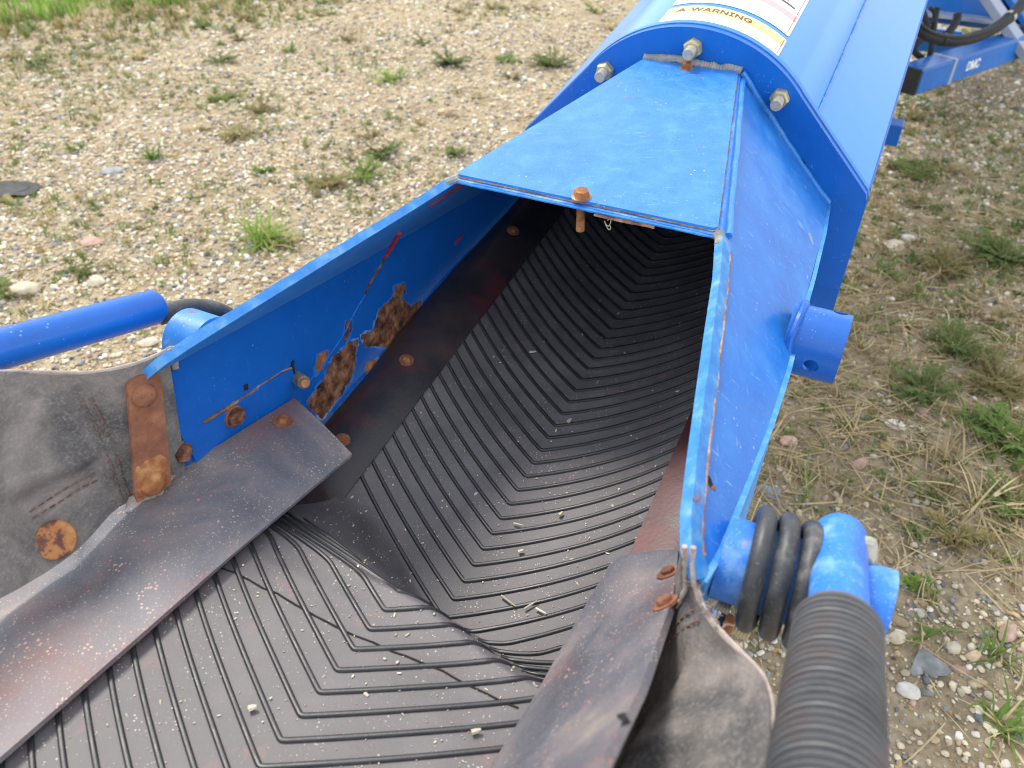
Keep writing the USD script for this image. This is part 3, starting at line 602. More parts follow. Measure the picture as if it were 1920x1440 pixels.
def cover_keep(x, y, r):
    d = meshkit.fbm(np.stack([x, y, 0 * x + 2], -1) * 1.5, 4, 61)
    right = np.clip((x - .75) / .5, 0, 1) * np.clip((4.2 - y) / 1, 0, 1) * np.clip((y - .8) / .4, 0, 1)
    return (lawn_amt(x, y) < 0) & (np.abs(x) < .45 + .8 * y) & (r.uniform(size=len(x)) < np.clip((d - .465 + .17 * right) * (2.2 + 2.5 * right), .012, .9))
strands(12, 30000, (-3.4, 3.4, .75, 5.0), .038, 'sparse_grass', 'thin yellow green grass and seedlings growing through the gravel', [m_olive, m_weed, m_straw, m_weed, m_grass, m_olive], cover_keep, .0032)
# straw litter lying flat on the right
r = np.random.default_rng(15); n = 60000; x, y = r.uniform(-2.6, 3.2, n), r.uniform(.45, 4.0, n); k = (r.uniform(size=n) < soilness(x, y) * .9 * np.clip((2.8 - y) / .8, 0, 1) + .02 + .16 * np.clip(meshkit.fbm(np.stack([x, y, 0 * x], -1) * 1.3, 3, 31) - .5, 0, 1) * 2) & (np.abs(x) < .5 + .8 * y); x, y = x[k], y[k]
def straw(seed, L, w):
    rr = np.random.default_rng(seed); t = np.linspace(-.5, .5, 6); c = np.stack([t * L, rr.normal() * .05 * L * (t * 2) ** 2, np.full(6, .003) + .006 * rr.uniform(0, 1) * (t + .5)], 1)
    return tube(c, w * np.array([.8, 1, 1, .95, .8, .4]), 5)
pr = [('straw', straw(i, [.05, .075, .10, .06, .085][i], [.0011, .0012, .001, .0014, .0008][i]), m_straw, 60) for i in range(5)]
instancer('straw_litter', pr, np.stack([x, y, gz(x, y) + .004], 1), rand_quat(len(x), r, .10), np.repeat(r.uniform(.55, 1.35, len(x))[:, None], 3, 1), r.integers(5, size=len(x)), 'dry straw litter matted over bare soil right of the conveyor', 'straw')
for bi, (cx, cy, n, L) in enumerate(((1.2, 1.35, 900, .1),)):
    pass

# ================================================================== CONVEYOR
conv = thing('grain_conveyor', 'blue steel belt conveyor tube with bolted flange, tapered hood and rusty inner side wall', 'conveyor', W((0, 0, 0)) * np.array([1, 1, 0]))
# --- tube and flange section
RC, VC = 0.163, -0.143
def section(inset=0.0, half=False):
    th = np.linspace(math.radians(64.5), 0, 22)
    arc = [((RC - inset) * math.sin(t), VC + (RC - inset) * math.cos(t)) for t in th]
    right = [(0.150 - inset, -0.420 + inset), (0.227 - inset, -0.335 + inset * .4), (0.227 - inset, -0.148 - inset * .4)] + arc
    left = [(-u, v) for u, v in right[::-1]]
    return right + left[1:]
def flange_outline():
    th = np.linspace(math.radians(52), 0, 20); arc = [((RC + .002) * math.sin(t), VC + (RC + .002) * math.cos(t)) for t in th]
    c = [(0.150, -0.420), (0.221, -0.340), (0.229, -0.325), (0.229, -0.156), (0.2265, -0.147)]
    right = c + arc; return right + [(-u, v) for u, v in right[::-1]][1:]
hole = Polygon([(-.185, -.17), (-.15, -.12), (-.06, -.035), (.06, -.035), (.15, -.12), (.185, -.17), (.185, -.33), (-.185, -.33)])
E_u, E_v = np.array([0, 1, 0]), np.array([0, 0, 1])
fl = prism(Polygon(flange_outline()).difference(hole), .009, (-.009, 0, 0), E_u, E_v)
part('flange_plate', fl, m_blue, conv)
fl2 = prism(Polygon(flange_outline()).buffer(.0012).difference(hole), .008, (0.0002, 0, 0), E_u, E_v)
part('flange_plate', fl2, m_worn, conv, label='matching flange of the tube, edge on')
o, i_ = np.array(section(0.002)), np.array(section(0.006))
def ext(poly2, s0, s1): return np.stack([np.column_stack([np.full(len(poly2), s), poly2]) for s in s0 if True], 0) if False else None
def shell_extrude(o, i_, s0, s1):
    k = len(o); V = np.vstack([np.column_stack([np.full(k, s), p]) for s in (s0, s1) for p in (o, i_)]); F = []
    for j in range(k):
        jj = (j + 1) % k
        for a, b in ((0, 2 * k), ):
            F += [[a + j, a + jj, b + jj], [a + j, b + jj, b + j]]
            F += [[k + jj, k + j, 3 * k + j], [k + jj, 3 * k + j, 3 * k + jj]]
        F += [[j, k + j, k + jj], [j, k + jj, jj], [2 * k + jj, 3 * k + jj, 3 * k + j], [2 * k + jj, 3 * k + j, 2 * k + j]]
    return fixed(trimesh.Trimesh(V, np.array(F), process=False))
# the tube: round cover, sloped shoulder panels (each a part), lower trough
TL = 4.2
th = np.linspace(-math.radians(66), math.radians(66), 49)
cov_o = np.array([(s, RC * math.sin(t), VC + RC * math.cos(t)) for s in np.linspace(.0085, TL, 30) for t in th]).reshape(30, 49, 3)
cover = sheet(cov_o, .003, 1); part('tube_cover', cover, m_gloss, conv)
def panel(sgn):
    a = np.array([.1475, -.0738]); b = np.array([.2275, -.1465])
    rows = []
    for s in np.linspace(.0085, TL, 24):
        rows.append([(s, sgn * u, v) for u, v in [a + (b - a) * t for t in np.linspace(0, 1, 6)]])
    return sheet(np.array(rows), .003, sgn)
pan_r = panel(1); part('shoulder_panel', pan_r, m_gloss, conv); part('shoulder_panel', panel(-1), m_gloss, conv)
for sgn in (1, -1):
    lip = Polygon([(.2232, -.150), (.2280, -.1468), (.2300, -.150), (.2300, -.345), (.2262, -.345), (.2262, -.151)])
    part('trough_side', prism(Polygon([(u * sgn, v) for u, v in lip.exterior.coords]), TL - .01, (.009, 0, 0), E_u, E_v), m_blue, conv)
    part('seam', bead([(s, sgn * .1482, -.0728) for s in np.linspace(.012, 1.6, 30)], .0008, 5, 500, .8, 6), m_scuff, conv)
part('trough_floor', prism(Polygon([(-.2262, -.341), (-.15, -.424), (.15, -.424), (.2262, -.341), (.2232, -.341), (.149, -.42), (-.149, -.42), (-.2232, -.341)]), TL - .01, (.009, 0, 0), E_u, E_v), m_blue, conv)
part('end_plate', prism(Polygon(section(.008)), .004, (TL - .006, 0, 0), E_u, E_v), m_blue, conv)
# small hook tab on the tube's outer side
tab = prism(Polygon([(0, 0), (.05, 0), (.05, -.055), (0, -.055)]), .03, at(1664, 262, 1, .232) + np.array([0.0, 0.0, 0.0]), np.array([.1, .995, 0]), E_v)
part('bracket_tab', box(at(1676, 248, 1, .245), (.035, .03, .05), bev=.002), m_blue, conv)

# --- flange nuts
for i, (u, v) in enumerate(((0, 0.0), (-.107, -.042), (.1065, -.044))):
    p = part('hex_nut', hexhead((-.009, u, v), (-1, 0, 0), .0225, .010, 3 + i, 0.01, .35 * i + .2), m_gold, conv, smooth=20)
    part('stud_end', stud((-.018, u, v), (-1, 0, 0), .0068, .014), m_zinc, p, smooth=40)

# --- hood: the two sloped side plates share one plane each, mirrored about the centre line
A0, B0, K0 = np.array([-.0092, .0565, -.022]), np.array([-.357, .128, .003]), np.array([-.0092, .187, -.167])
NN = np.cross(B0 - A0, K0 - A0); NN /= np.linalg.norm(NN)
if NN[2] < 0: NN = -NN
def onside(px): return onplane(px[0], px[1], A0, NN)
edge_r = [B0] + [onside(q) for q in ((1348, 520), (1335, 610), (1318, 740), (1303, 860), (1292, 960), (1293, 1030), (1312, 1086))]
kl = [(1555, 376), (1543, 436), (1508, 570), (1476, 690), (1440, 800), (1405, 890), (1372, 970), (1345, 1035)]
crease_r = [onside(q) for q in kl]; crease_r[0] = K0
ex = (B0 - A0) / np.linalg.norm(B0 - A0); ey = np.cross(NN, ex)
def plate_in_plane(pts, sgn, th=.004):
    q = np.array(pts) - A0; poly = Polygon(np.stack([q @ ex, q @ ey], 1)).buffer(0)
    m = prism(poly, th, A0 - NN * th, ex, ey)
    if sgn < 0: m.vertices = m.vertices * np.array([1, -1, 1]); m.invert()
    return m
side_r = plate_in_plane([A0] + edge_r + crease_r[::-1], 1)
part('hood_side', side_r, m_side, conv, label='right hood plate sloping outward, chalky blue with a small rust hole')
part('hood_side', plate_in_plane([A0] + edge_r + crease_r[::-1], -1), m_worn, conv, label='left hood plate, seen from inside under its folded edge')
# folded edge lip along the open edge of both plates
def lip(sgn):
    pts = resample(np.array(edge_r), 60); d = np.gradient(pts, axis=0); d /= np.linalg.norm(d, axis=1, keepdims=True); inw = np.cross(NN, d)
    if (inw[10] @ (K0 - B0)) < 0: inw = -inw
    w = .011 + .0015 * (meshkit.noise(pts * 40, 2) - .5); wob = .0014 * (meshkit.noise(pts * 55, 8) - .5)
    up = NN[None]
    a, b, c, e = pts - inw * .001 + up * (.0022 + wob)[:, None], pts + inw * w[:, None] + up * (.0016 + wob)[:, None], pts + inw * w[:, None] - up * .0006, pts - inw * .001 - up * .0055
    ring = np.stack([a, b, c, e, a], 1)
    g = ring; k = 60; V = g[:, :4].reshape(-1, 3); F = []
    for i in range(k - 1):
        for j in range(4):
            p, q2 = i * 4 + j, i * 4 + (j + 1) % 4; F += [[p, q2, q2 + 4], [p, q2 + 4, p + 4]]
    F += [[0, 2, 1], [0, 3, 2], [4*k-4, 4*k-3, 4*k-2], [4*k-4, 4*k-2, 4*k-1]]
    m = trimesh.Trimesh(V, np.array(F), process=False)
    if sgn < 0: m.vertices = m.vertices * np.array([1, -1, 1])
    return fixed(m), pts + inw * w[:, None] + up * .0012
for sgn in (1, -1):
    lm, line = lip(sgn); part('edge_lip', lm, m_edge, conv)
    if sgn > 0: part('seam', bead(line[2:-2], .0010, 12, 260, .9, 6), m_rustseam, conv, label='rust line along the folded edge')
# vertical side walls under the crease
def wall(sgn):
    cr = resample(np.array(crease_r + [edge_r[-1]]), 60); bot = cr.copy(); bot[:, 2] = -.335; bot[:, 1] -= .004
    t = np.linspace(0, 1, 16)[None, :, None]; g = cr[:, None] * (1 - t) + bot[:, None] * t
    g[:, 1:, 1] -= .0006
    g[..., 1] += .0012 * (meshkit.noise(g * np.array([9, 9, 9]), 4) - .5)
    g[..., 1] *= sgn
    return sheet(g, .004, sgn)
wall_l, wall_r = wall(-1), wall(1)
left_in = cat_([wall_l, plate_in_plane([A0] + edge_r + crease_r[::-1], -1)])
part('side_wall', wall_r, m_edge, conv, label='outer side wall below the right crease, scuffed grey')
wl_path = part('side_wall', wall_l, m_blue, conv, label='deep blue left side wall with rust scabs, seen from inside')
# weld runs
weld_pts = [A0 + NN * .001 + ey * .0, B0 + NN * .001]
wdir = 1 if (ey @ (K0 - A0)) > 0 else -1
part('weld_bead', bead([A0 + (B0 - A0) * .04 + ey * wdir * .006 + NN * .0008, A0 + (B0 - A0) * .97 + ey * wdir * .008 + NN * .0008], .0034, 21, None, .14), m_worn, conv)
part('weld_bead', bead([(-.012, -.058, -.018), (-.0125, -.02, -.016), (-.012, .025, -.0175), (-.0125, .059, -.019)], .0048, 22, 110, .45), m_weld, conv)
part('weld_bead', bead([A0 + np.array([-.004, .004, .002]), K0 * .5 + A0 * .5 + NN * .001 - [.003, 0, 0], K0 + NN * .001 - np.array([.003, 0, 0])], .0036, 23, None, .18), m_worn, conv)
part('weld_bead', bead([K0 - np.array([.004, -.001, 0]), K0 + np.array([-.004, .003, -.15])], .003, 24, None, .25), m_blue, conv)
part('weld_bead', bead([B0 + np.array([.002, -.004, .0]), B0 + np.array([-.006, .002, -.003]), B0 + np.array([-.012, .004, -.010])], .0052, 25, 14, .4), m_weld, conv)
# left counterpart welds
part('weld_bead', bead([mir(B0) + np.array([.002, .004, .0]), mir(B0) + np.array([-.008, -.003, -.002])], .0038, 26, 12, .4), m_weld, conv)

# --- roof plate and access lid
def lid_frame():
    a, b = A0, mir(A0); c, d = mir(B0), B0
    exx = np.array([0, 1.0, 0]); eyy = ((B0 + mir(B0)) / 2 - (A0 + mir(A0)) / 2); eyy[1] = 0; ln = np.linalg.norm(eyy); eyy /= ln
    return exx, eyy, ln, (A0 + mir(A0)) / 2
exx, eyy, LN, OO = lid_frame()
w0, w1 = .0575, .1285
roof = prism(Polygon([(-w0, 0), (w0, 0), (w1, LN), (-w1, LN)]), .004, OO - np.cross(exx, eyy) * .0 , exx, eyy)
up_l = np.cross(exx, eyy)
sg = 1 if up_l[2] > 0 else -1
def lidz(h): return OO + up_l * sg * h
def lidplate(poly, h0, h1):
    o = lidz(h0) if sg > 0 else lidz(h1); return prism(poly, h1 - h0, o, exx, eyy)
part('roof_plate', lidplate(Polygon([(-w0 + .0, 0), (w0, 0), (w1, LN), (-w1, LN)]), -.004, -.0002), m_scuff, conv, label='chipped roof plate under the lid')
lidpoly = Polygon([(-w0 + .001, .006), (w0 - .002, .006), (w1 - .0050, LN - .004), (-w1 + .002, LN - .004)]).buffer(-.005).buffer(.005)
lidm = lidplate(lidpoly, .0006, .0036); lidm2 = trimesh.creation.extrude_polygon
part('access_lid', lidm, m_worn, conv, label='tapered chalky blue access lid held by two rusty bolts')
# rust thread along the lid rim
rim = np.array(lidpoly.exterior.coords); rim3 = lidz(.0006) + rim[:, :1] * exx + rim[:, 1:2] * eyy
part('lid_gasket', bead(rim3, .0008, 31, 900, .6, 6), m_rustseam, conv, label='thin rust line around the lid')
# torn rusty lower edge of the roof plate
part('rusty_edge', bead([lidz(-.002) + exx * t + eyy * (LN + .0008) for t in np.linspace(-w1 + .002, w1 - .002, 12)], .0013, 33, 300, .6, 7), m_edge, conv)
part('rusty_edge', bead([lidz(-.005) + exx * t + eyy * (LN + .0002) for t in np.linspace(w1 * .12, w1 * .55, 6)], .0019, 34, 140, .4, 7), m_rustseam, conv, label='flaking brown strip hanging under the roof edge')
lid_top = lidz(.0036); ln_n = up_l * sg
for i, (px, w) in enumerate((((1090, 369), .0148), ((1287, 128), .0125))):
    c = onplane(px[0], px[1], lid_top, ln_n)
    b = part('lid_bolt', hexhead(c + ln_n * .0006, ln_n, w, .0062, 40 + i, 0.03, .3), m_rust_l, conv, smooth=20)
    part('washer', cyl(c - ln_n * .0006, ln_n, w * .62, .0014, 22), m_rustseam, b)
    if i == 0: part('threaded_shank', stud(c - ln_n * .010, -ln_n, .0042, .024), m_rust_l, b)

# --- left wall inside: rust, primer scratches, seam and overlapping plate
def wall_u(px): return cast(wall_l, *px)
RP = [([(677,628),(700,618),(712,580),(735,560),(741,535),(757,530),(760,548),(752,558),(770,575),(789,563),(792,580),(780,602),(760,622),(748,640),(725,652),(700,648),(682,650)], 5),
      ([(652,640),(672,635),(668,660),(664,690),(655,715),(640,740),(622,762),(604,785),(585,770),(576,752),(592,730),(610,702),(622,672),(640,655)], 6),
      ([(648,603),(660,600),(658,622),(650,640),(645,628)], 7), ([(690,680),(708,672),(712,690),(690,705),(683,694)], 8), ([(596,664),(616,656),(606,690),(590,704)], 9)]
for k, (pl, sd) in enumerate(RP):
    halo = np.array(Polygon(pl).buffer(2.6).exterior.coords)[:-1]
    part('chipped_rim', patch(wall_l, ragged(halo, sd + 20, 5.0, 2.6), .0004, sd, 7.0), m_scuff, conv, smooth=25)
    part('rust_scab', patch(wall_l, ragged(pl, sd, 4.0, 2.2), .0013, sd, 7.0, .0022), m_rust if k < 3 else m_rust_l, conv, smooth=25)
def streak(px, w, mat, name, seed, label=None, lift=.0006, surf_=None):
    q = drape(surf_ if surf_ is not None else left_in, px, lift)
    if len(q) > 1: part(name, bead(resample(q, max(10, len(q) * 8)), w, seed, None, .55, 6), mat, conv, label=label)
streak([(748,436),(735,462),(722,482)], .0021, m_red, 'scraped_primer', 51, 'bright red bare primer streak on the left wall')
streak([(722,482),(705,512),(688,540),(684,552)], .0013, m_rust, 'scraped_primer', 52)
streak([(868,345),(835,366),(805,385)], .0012, m_red, 'scraped_primer', 53)
streak([(868,442),(858,450),(852,458)], .0012, m_red, 'scraped_primer', 54)
streak([(684,552),(670,575),(655,602),(646,622),(632,645),(612,672),(590,700),(578,718)], .0008, m_scuff, 'panel_joint', 55, 'chipped joint where the wall sheets overlap')
streak([(330,824),(380,792),(440,755),(490,722),(530,696),(546,690)], .0014, m_rustseam, 'seam', 56, 'dirty upper edge of the hinge plate')
# overlapping lower plate
hp = np.array([at(x, y, 1, -.2035) for x, y in [(312,836),(380,794),(440,757),(490,724),(530,699),(547,692)]])
hb = hp.copy(); hb[:, 2] -= .085
part('hinge_plate', sheet(loft(hp, hb, 40, 8), .003, 1), m_blue, conv)
hingeplate = sheet(loft(hp, hb, 40, 8), .003, 1)
streak([(549,676),(546,686),(549,700),(551,718),(552,738)], .0018, m_dark, 'tear', 57, 'dark torn slit in the left wall')
part('tear', patch(wall_l, [(456,722),(464,719),(466,730),(458,733)], .0006, 3, 4.0), m_dark, conv, label='small square hole in the left wall')
for k, (px, w) in enumerate((((437,780), .0165), ((338,847), .0165))):
    p, nn = cast(hingeplate, *px); hb_ = part('wall_bolt', hexhead(p, nn, w, .007, 60 + k, .06, .4), m_rust, conv, smooth=25)
    part('washer', cyl(p - nn * .0004, nn, w * .60, .0016, 20), m_rust_l, hb_)

# --- inner flashing strips between wall and belt (mirror pair)
def trough(u, R=.25):
    u = np.abs(u); lim = .15; s = np.where(u < lim, R - np.sqrt(np.clip(R * R - u * u, 1e-9, None)), 0)
    s2 = (R - math.sqrt(R * R - lim * lim)) + (u - lim) * lim / math.sqrt(R * R - lim * lim); return np.where(u < lim, s, s2)
def v_rear(s): return -.227 - .03 * (np.asarray(s) + .5)
topL = [at(620, 782, 1, -.198), at(690, 700, 1, -.198), at(760, 608, 1, -.197), at(850, 505, 1, -.195), at(950, 398, 1, -.190)]
def inner_flash(sgn, s_end):
    S = np.linspace(-.575, .9, 90); Tp = np.array(topL); o = np.argsort(Tp[:, 0])
    tv = np.interp(S, np.r_[Tp[o, 0], .9], np.r_[Tp[o, 2], Tp[o, 2][-1] - .03]); tu = np.interp(S, np.r_[Tp[o, 0], .9], np.r_[-Tp[o, 1], .187])
    rows = []
    for k, s in enumerate(S):
        bs = s - .045 * np.clip((-.42 - s) / .15, 0, 1); bu = .130; bv = v_rear(s) + trough(bu) + .002
        if s < -.45: bv -= .0
        t = np.linspace(0, 1, 12); u = tu[k] + (bu - tu[k]) * t + .006 * np.sin(np.pi * t); v = tv[k] + (bv - tv[k]) * t + .010 * np.sin(np.pi * t) * (1)
        rows.append(np.stack([s + (bs - s) * t, sgn * u, v], 1))
    return np.array(rows)
gl = inner_flash(-1, 0); gr_ = inner_flash(1, 0)
# rounded tail that hangs past the wall at the near end
tail = gl[0]; tl = []
for t in np.linspace(1, 0, 8)[:-1]:
    row = tail.copy(); k = np.linspace(0, 1, len(row)); row[:, 0] -= t * .055 * np.sqrt(np.clip(1 - (1 - k) ** 2, 0, 1)) * (0.35 + .65 * k); row[:, 2] -= t * .012; tl.append(row)
inner_l = sheet(np.concatenate([np.array(tl), gl]), .003, 1)
fp = part('inner_flashing', inner_l, m_flash_d, conv, label='black rubber flashing along the foot of the left wall')
part('inner_flashing', sheet(gr_, .003, -1), m_flash_r, conv, label='red stained rubber flashing inside the right plate')
for k, px in enumerate(((962, 433), (762, 676), (642, 826))):
    p, nn = cast(inner_l, *px)
    if p is not None:
        w = part('flashing_bolt', hexhead(p + nn * .001, nn, .0095, .004, 70 + k, .06, .2), m_rust_l, fp, smooth=25); part('washer', cyl(p - nn * .0006, nn, .0078, .0018, 18), m_rust_b, fp)
# fuzzy light edge above the flashing: worn paint strip
streak([(640,778),(690,716),(745,652),(790,598)], .0019, m_rustseam, 'rusty_edge', 81, 'pink brown rust line above the inner flashing', .0012)
streak([(800,590),(850,525),(900,470),(948,415)], .0021, m_rustseam, 'rusty_edge', 82, None, .0012)
streak([(628,772),(660,730),(700,688),(740,645)], .0026, m_scuff, 'worn_paint', 83, None, .0008)
streak([(790,582),(815,545),(850,505),(885,468)], .0030, m_scuff, 'worn_paint', 84, None, .0008)

# --- stub pipe on the right wall
st0 = np.array([-.36, .196, -.083]); st = (at(1578, 637, 0, -.36) - at(1488, 632, 0, -.36)); st_dir = np.array([0.0, 1.0, 0.0])
from manifold3d import Manifold
def mani_cyl(c, axis, r, h, seg=40):
    Rm = frame_of(axis); m = Manifold.cylinder(h, r, r, seg); T = np.zeros((3, 4)); T[:, :3] = Rm.T; T[:, 3] = c; return m.transform(T)
stub = mani_cyl((-.36, .198, -.083), (0, 1, 0), .0305, .047) - mani_cyl((-.36, .19, -.083), (0, 1, 0), .0270, .08)
stub = stub - mani_cyl((-.36, .2345, -.083), (.52, 0, .85), .0064, .06, 24) - mani_cyl((-.36, .224, -.083), (-1, 0, .02), .0064, .06, 24)
part('stub_pipe', stub, m_blue, conv, smooth=30)
part('weld_bead', bead([(-.36 + .031 * math.cos(t), .2045 + .0015 * math.sin(2 * t), -.083 + .031 * math.sin(t)) for t in np.linspace(0, 2 * np.pi, 40)], .0034, 27, 90, .3), m_blue, conv)
# small hole in the right plate
hp0, hn0 = cast(side_r, 1331, 903)
part('rust_hole', patch(side_r, ragged([(1326,890),(1333,897),(1338,910),(1334,916),(1327,903)], 4, 4, 1.0), .0004, 2, 4.0), m_dark, conv)
part('rust_hole', patch(side_r, ragged([(1332,907),(1341,912),(1341,920),(1333,918)], 5, 4, 1.0), .0006, 2, 4.0), m_rust_l, conv, label='rusty lower rim of the small hole')
part('scratch', patch(side_r, [(1493,412),(1497,410),(1507,424),(1512,436),(1508,436),(1500,426)], .0003, 2, 4.0), m_edge, conv)
part('scratch', patch(side_r, [(1515,437),(1519,437),(1526,458),(1524,459)], .0003, 2, 4.0), m_decalblue, conv)

# --- pivot gear, right and left
HS, HV = -.642, -.010
SL0, SR = .083, .0184
def pivot(sgn):
    f = lambda p: np.asarray(p, float) * np.array([1, sgn, 1])
    part('pivot_pipe', tube([f((HS if sgn > 0 else -.612, u, HV - (0 if sgn > 0 else .008))) for u in np.linspace(.2085, .298 if sgn > 0 else .238, 8)], .0245, 30), m_scuff if sgn > 0 else m_worn, conv)
    pts = []
    if sgn < 0: pts = list(map(f, spline([mir(at(300, 592, 1, -.26)), mir(at(330, 582, 1, -.26)), mir(at(372, 577, 1, -.258)), mir(at(410, 584, 1, -.252)), mir(at(450, 612, 1, -.244)), mir(at(480, 680, 1, -.235))], 50)))
    for t in np.linspace(0, 3.0, 150) if sgn > 0 else ():
        an = 2 * np.pi * t - 0.9; pts.append(f((HS + .0312 * math.cos(an), .2225 + .0128 * t, HV + .0312 * math.sin(an))))
    part('torsion_spring', tube(pts, .0056 if sgn > 0 else .0078, 16), m_spring, conv)
    cap, nb = np.array([-.592, .265, -.005]), np.array([-.80, .277, .089])
    cap = cap + (nb - cap) * (.07 if sgn < 0 else .085)
    d = nb - cap; d /= np.linalg.norm(d)
    top = [cap - d * .002, cap, cap + d * .002] + [cap + d * t for t in np.linspace(.01, .15 if sgn > 0 else .36, 8)]
    part('pivot_arm', tube([f(p) for p in top], [.0118, .0136, .0142] + [.0142] * 8, 26), m_scuff if sgn > 0 else m_blue, conv)
    if sgn > 0:
        part('end_plug', tube([f(cap - d * .012), f(cap - d * .008), f(cap)], [.0075, .0085, .0085], 16), m_spring, conv)
        q = np.array([cap + d * t for t in np.linspace(SL0, .36, 420)]); ph = np.arange(420) * (2 * np.pi / 6.4)
        rad = SR + .004 * np.linspace(0, 1, 420) + .0019 * np.sign(np.sin(ph)) * np.abs(np.sin(ph)) ** .6; rad[0] = .016; rad[1:4] = SR
        bow = np.sin(np.linspace(0, np.pi, 420))[:, None] * np.array([0, -.003, 0]); part('ribbed_sleeve', tube(q + bow, rad, 40), m_sleeve, conv, label='black ribbed rubber sleeve over the right pivot arm')
        hbp = at(1612, 1030, 0, -.62); part('hinge_bolt', hexhead(hbp, (-.1, .9, .35), .016, .008, 12, .02), m_zinc, conv, smooth=20)
    # gusset under the pivot pipe
    gus = Polygon([(-.70, -.055), (-.61, -.02), (-.60, -.075), (-.665, -.09)])
    part('gusset', prism(gus, .004, f((0, .212, 0)), (1, 0, 0), (0, 0, 1)), m_blue, conv)
pivot(1); pivot(-1)
ab = at(1322, 1122, 0, -.655); part('adjust_bolt', stud(ab, (.1, .9, -.25), .0042, .016, .0019), m_zinc, conv)
p = at(1352, 1164, 0, -.655); part('hex_nut', hexhead(ab, (.1, .9, -.25), .012, .006, 9, .02), m_zinc, conv, smooth=20, label='dusty nut on the adjusting bolt by the canvas corner')
part('adjust_bolt', stud(p, (.1, .9, -.3), .0052, .018, .0021), m_gold, conv)
part('hex_nut', hexhead(p, (.1, .9, -.3), .0135, .007, 10, .02), m_rust_l, conv, smooth=20)

# --- decals on the tube cover
def on_cover(s, u, lift): 
    R = RC + lift; return np.stack([s, R * np.sin(u / RC), VC + R * np.cos(u / RC)], -1)
def cover_patch(poly, lift, th=.0003):
    """flat artwork (along s, round the cover u) bent on the cover"""
    m = trimesh.creation.extrude_polygon(poly, th, engine='earcut'); m = m.subdivide_to_size(.006)
    v = np.array(m.vertices); q = on_cover(v[:, 0], v[:, 1], lift + v[:, 2]); return trimesh.Trimesh(q, m.faces, process=False)
def uv_of(x, y):
    p, _ = cast(cover, x, y); return p[0], RC * math.atan2(p[1], p[2] - VC)
from shapely.geometry import box as sbox
def rrect(s0, s1, u0, u1, r=.003): return sbox(s0 + r, u0 + r, s1 - r, u1 - r).buffer(r)
d0, d1 = .0125, .0575
dec = part('warning_decal', cover_patch(rrect(d0, d1, -.052, .098), .0004), m_white, conv)
part('orange_band', cover_patch(sbox(d1 - .0205, -.0515, d1 - .0035, .0965), .0008), m_orange, dec)
txt = meshkit.text_mesh('WARNING', .0095, .0003, bold=True); v = np.array(txt.vertices); txt = txt.subdivide_to_size(.004); v = np.array(txt.vertices)
wt = v[:, 0].max(); sc = .074 / wt
tv = on_cover(d1 - .0168 + v[:, 1] * 1.0, -.022 + v[:, 0] * sc, .0012 + v[:, 2]); part('warning_lettering', trimesh.Trimesh(tv, txt.faces, process=False), m_ink, dec, smooth=False)
tri = Polygon([(d1 - .017, -.0385), (d1 - .017, -.0265), (d1 - .007, -.0325)]).difference(Polygon([(d1 - .0155, -.0333), (d1 - .0155, -.0317), (d1 - .010, -.0325)]))
part('warning_triangle', cover_patch(tri, .0012), m_ink, dec)
part('border_line', cover_patch(sbox(d0 + .002, .0945, d1 - .004, .0952), .0014), m_ink, dec)
dec2 = part('instruction_decal', cover_patch(rrect(.068, .26, -.052, .098), .0004), m_white, conv)
part('red_band', cover_patch(sbox(.108, .030, .121, .0965), .0008), m_pink, dec2)
part('border_line', cover_patch(sbox(.073, .0935, .25, .0942), .0012), m_ink, dec2)
part('border_line', cover_patch(sbox(.085, .016, .20, .0166), .0012), m_ink, dec2)
for k in range(8): part('text_line', cover_patch(sbox(.135 + k * .009, .022, .138 + k * .009, .088 - (k * 7 % 5) * .006), .0012), m_ink, dec2)

# ================================================================== BELT
belt = thing('conveyor_belt', 'black rubber conveyor belt with moulded chevron ribs running up into the hood', 'belt', W((-.4, 0, 0)) * np.array([1, 1, 0]))
def sm(x): x = np.clip(x, 0, 1); return x * x * (3 - 2 * x)
def fold_w(s, u):
    rt = np.clip(u / .12, -1, 1); s1 = -.700 - .024 * sm(rt) * (rt > 0) + .010 * sm(-rt); s2 = -.659 + .066 * sm(-rt) - .022 * sm(rt)
    return sm((s - s1) / (s2 - s1))
def belt_v(s, u):
    s, u = np.broadcast_arrays(np.asarray(s, float), np.asarray(u, float))
    vf = -.1185 - .255 * (np.maximum(s, -1.05) + .685) - .10 * np.clip(s + .72, 0, None) + .12 * u * u
    vr = v_rear(s) + trough(u) * (1 - .12 * sm((-.35 - s) / .25))
    rt = np.clip(u / .12, -1, 1); w = fold_w(s, u)
    hump = .0042 * np.exp(-((s + .694 + .02 * rt) / .017) ** 2) * (1 - .5 * np.abs(rt))
    return vf * (1 - w) + vr * w + hump + .0012 * (meshkit.fbm(np.stack([s * 14, u * 14, 0 * s], -1), 2, 4) - .5)
def belt_pt(s, u): return np.stack([s, u, belt_v(s, u)], -1)
Sg = np.r_[np.linspace(-1.06, -.74, 40), np.linspace(-.739, -.58, 190), np.linspace(-.575, 1.4, 100)]; Ug = np.linspace(-1, 1, 61)
half_w = lambda s: .146 - .011 * sm((s + .67) / .07)
SS, UU = np.meshgrid(Sg, Ug, indexing='ij'); UU = UU * half_w(SS); bg_ = belt_pt(SS, UU)
bmesh = sheet(bg_, .006, -1 if np.cross(bg_[1, 0] - bg_[0, 0], bg_[0, 1] - bg_[0, 0])[2] < 0 else 1)
part('belt_surface', bmesh, m_belt, belt, smooth=40)
sc_ = np.linspace(-1.3, 1.4, 6000); Lc = np.r_[0, np.cumsum(np.hypot(np.diff(sc_), np.diff(belt_v(sc_, 0 * sc_))))]
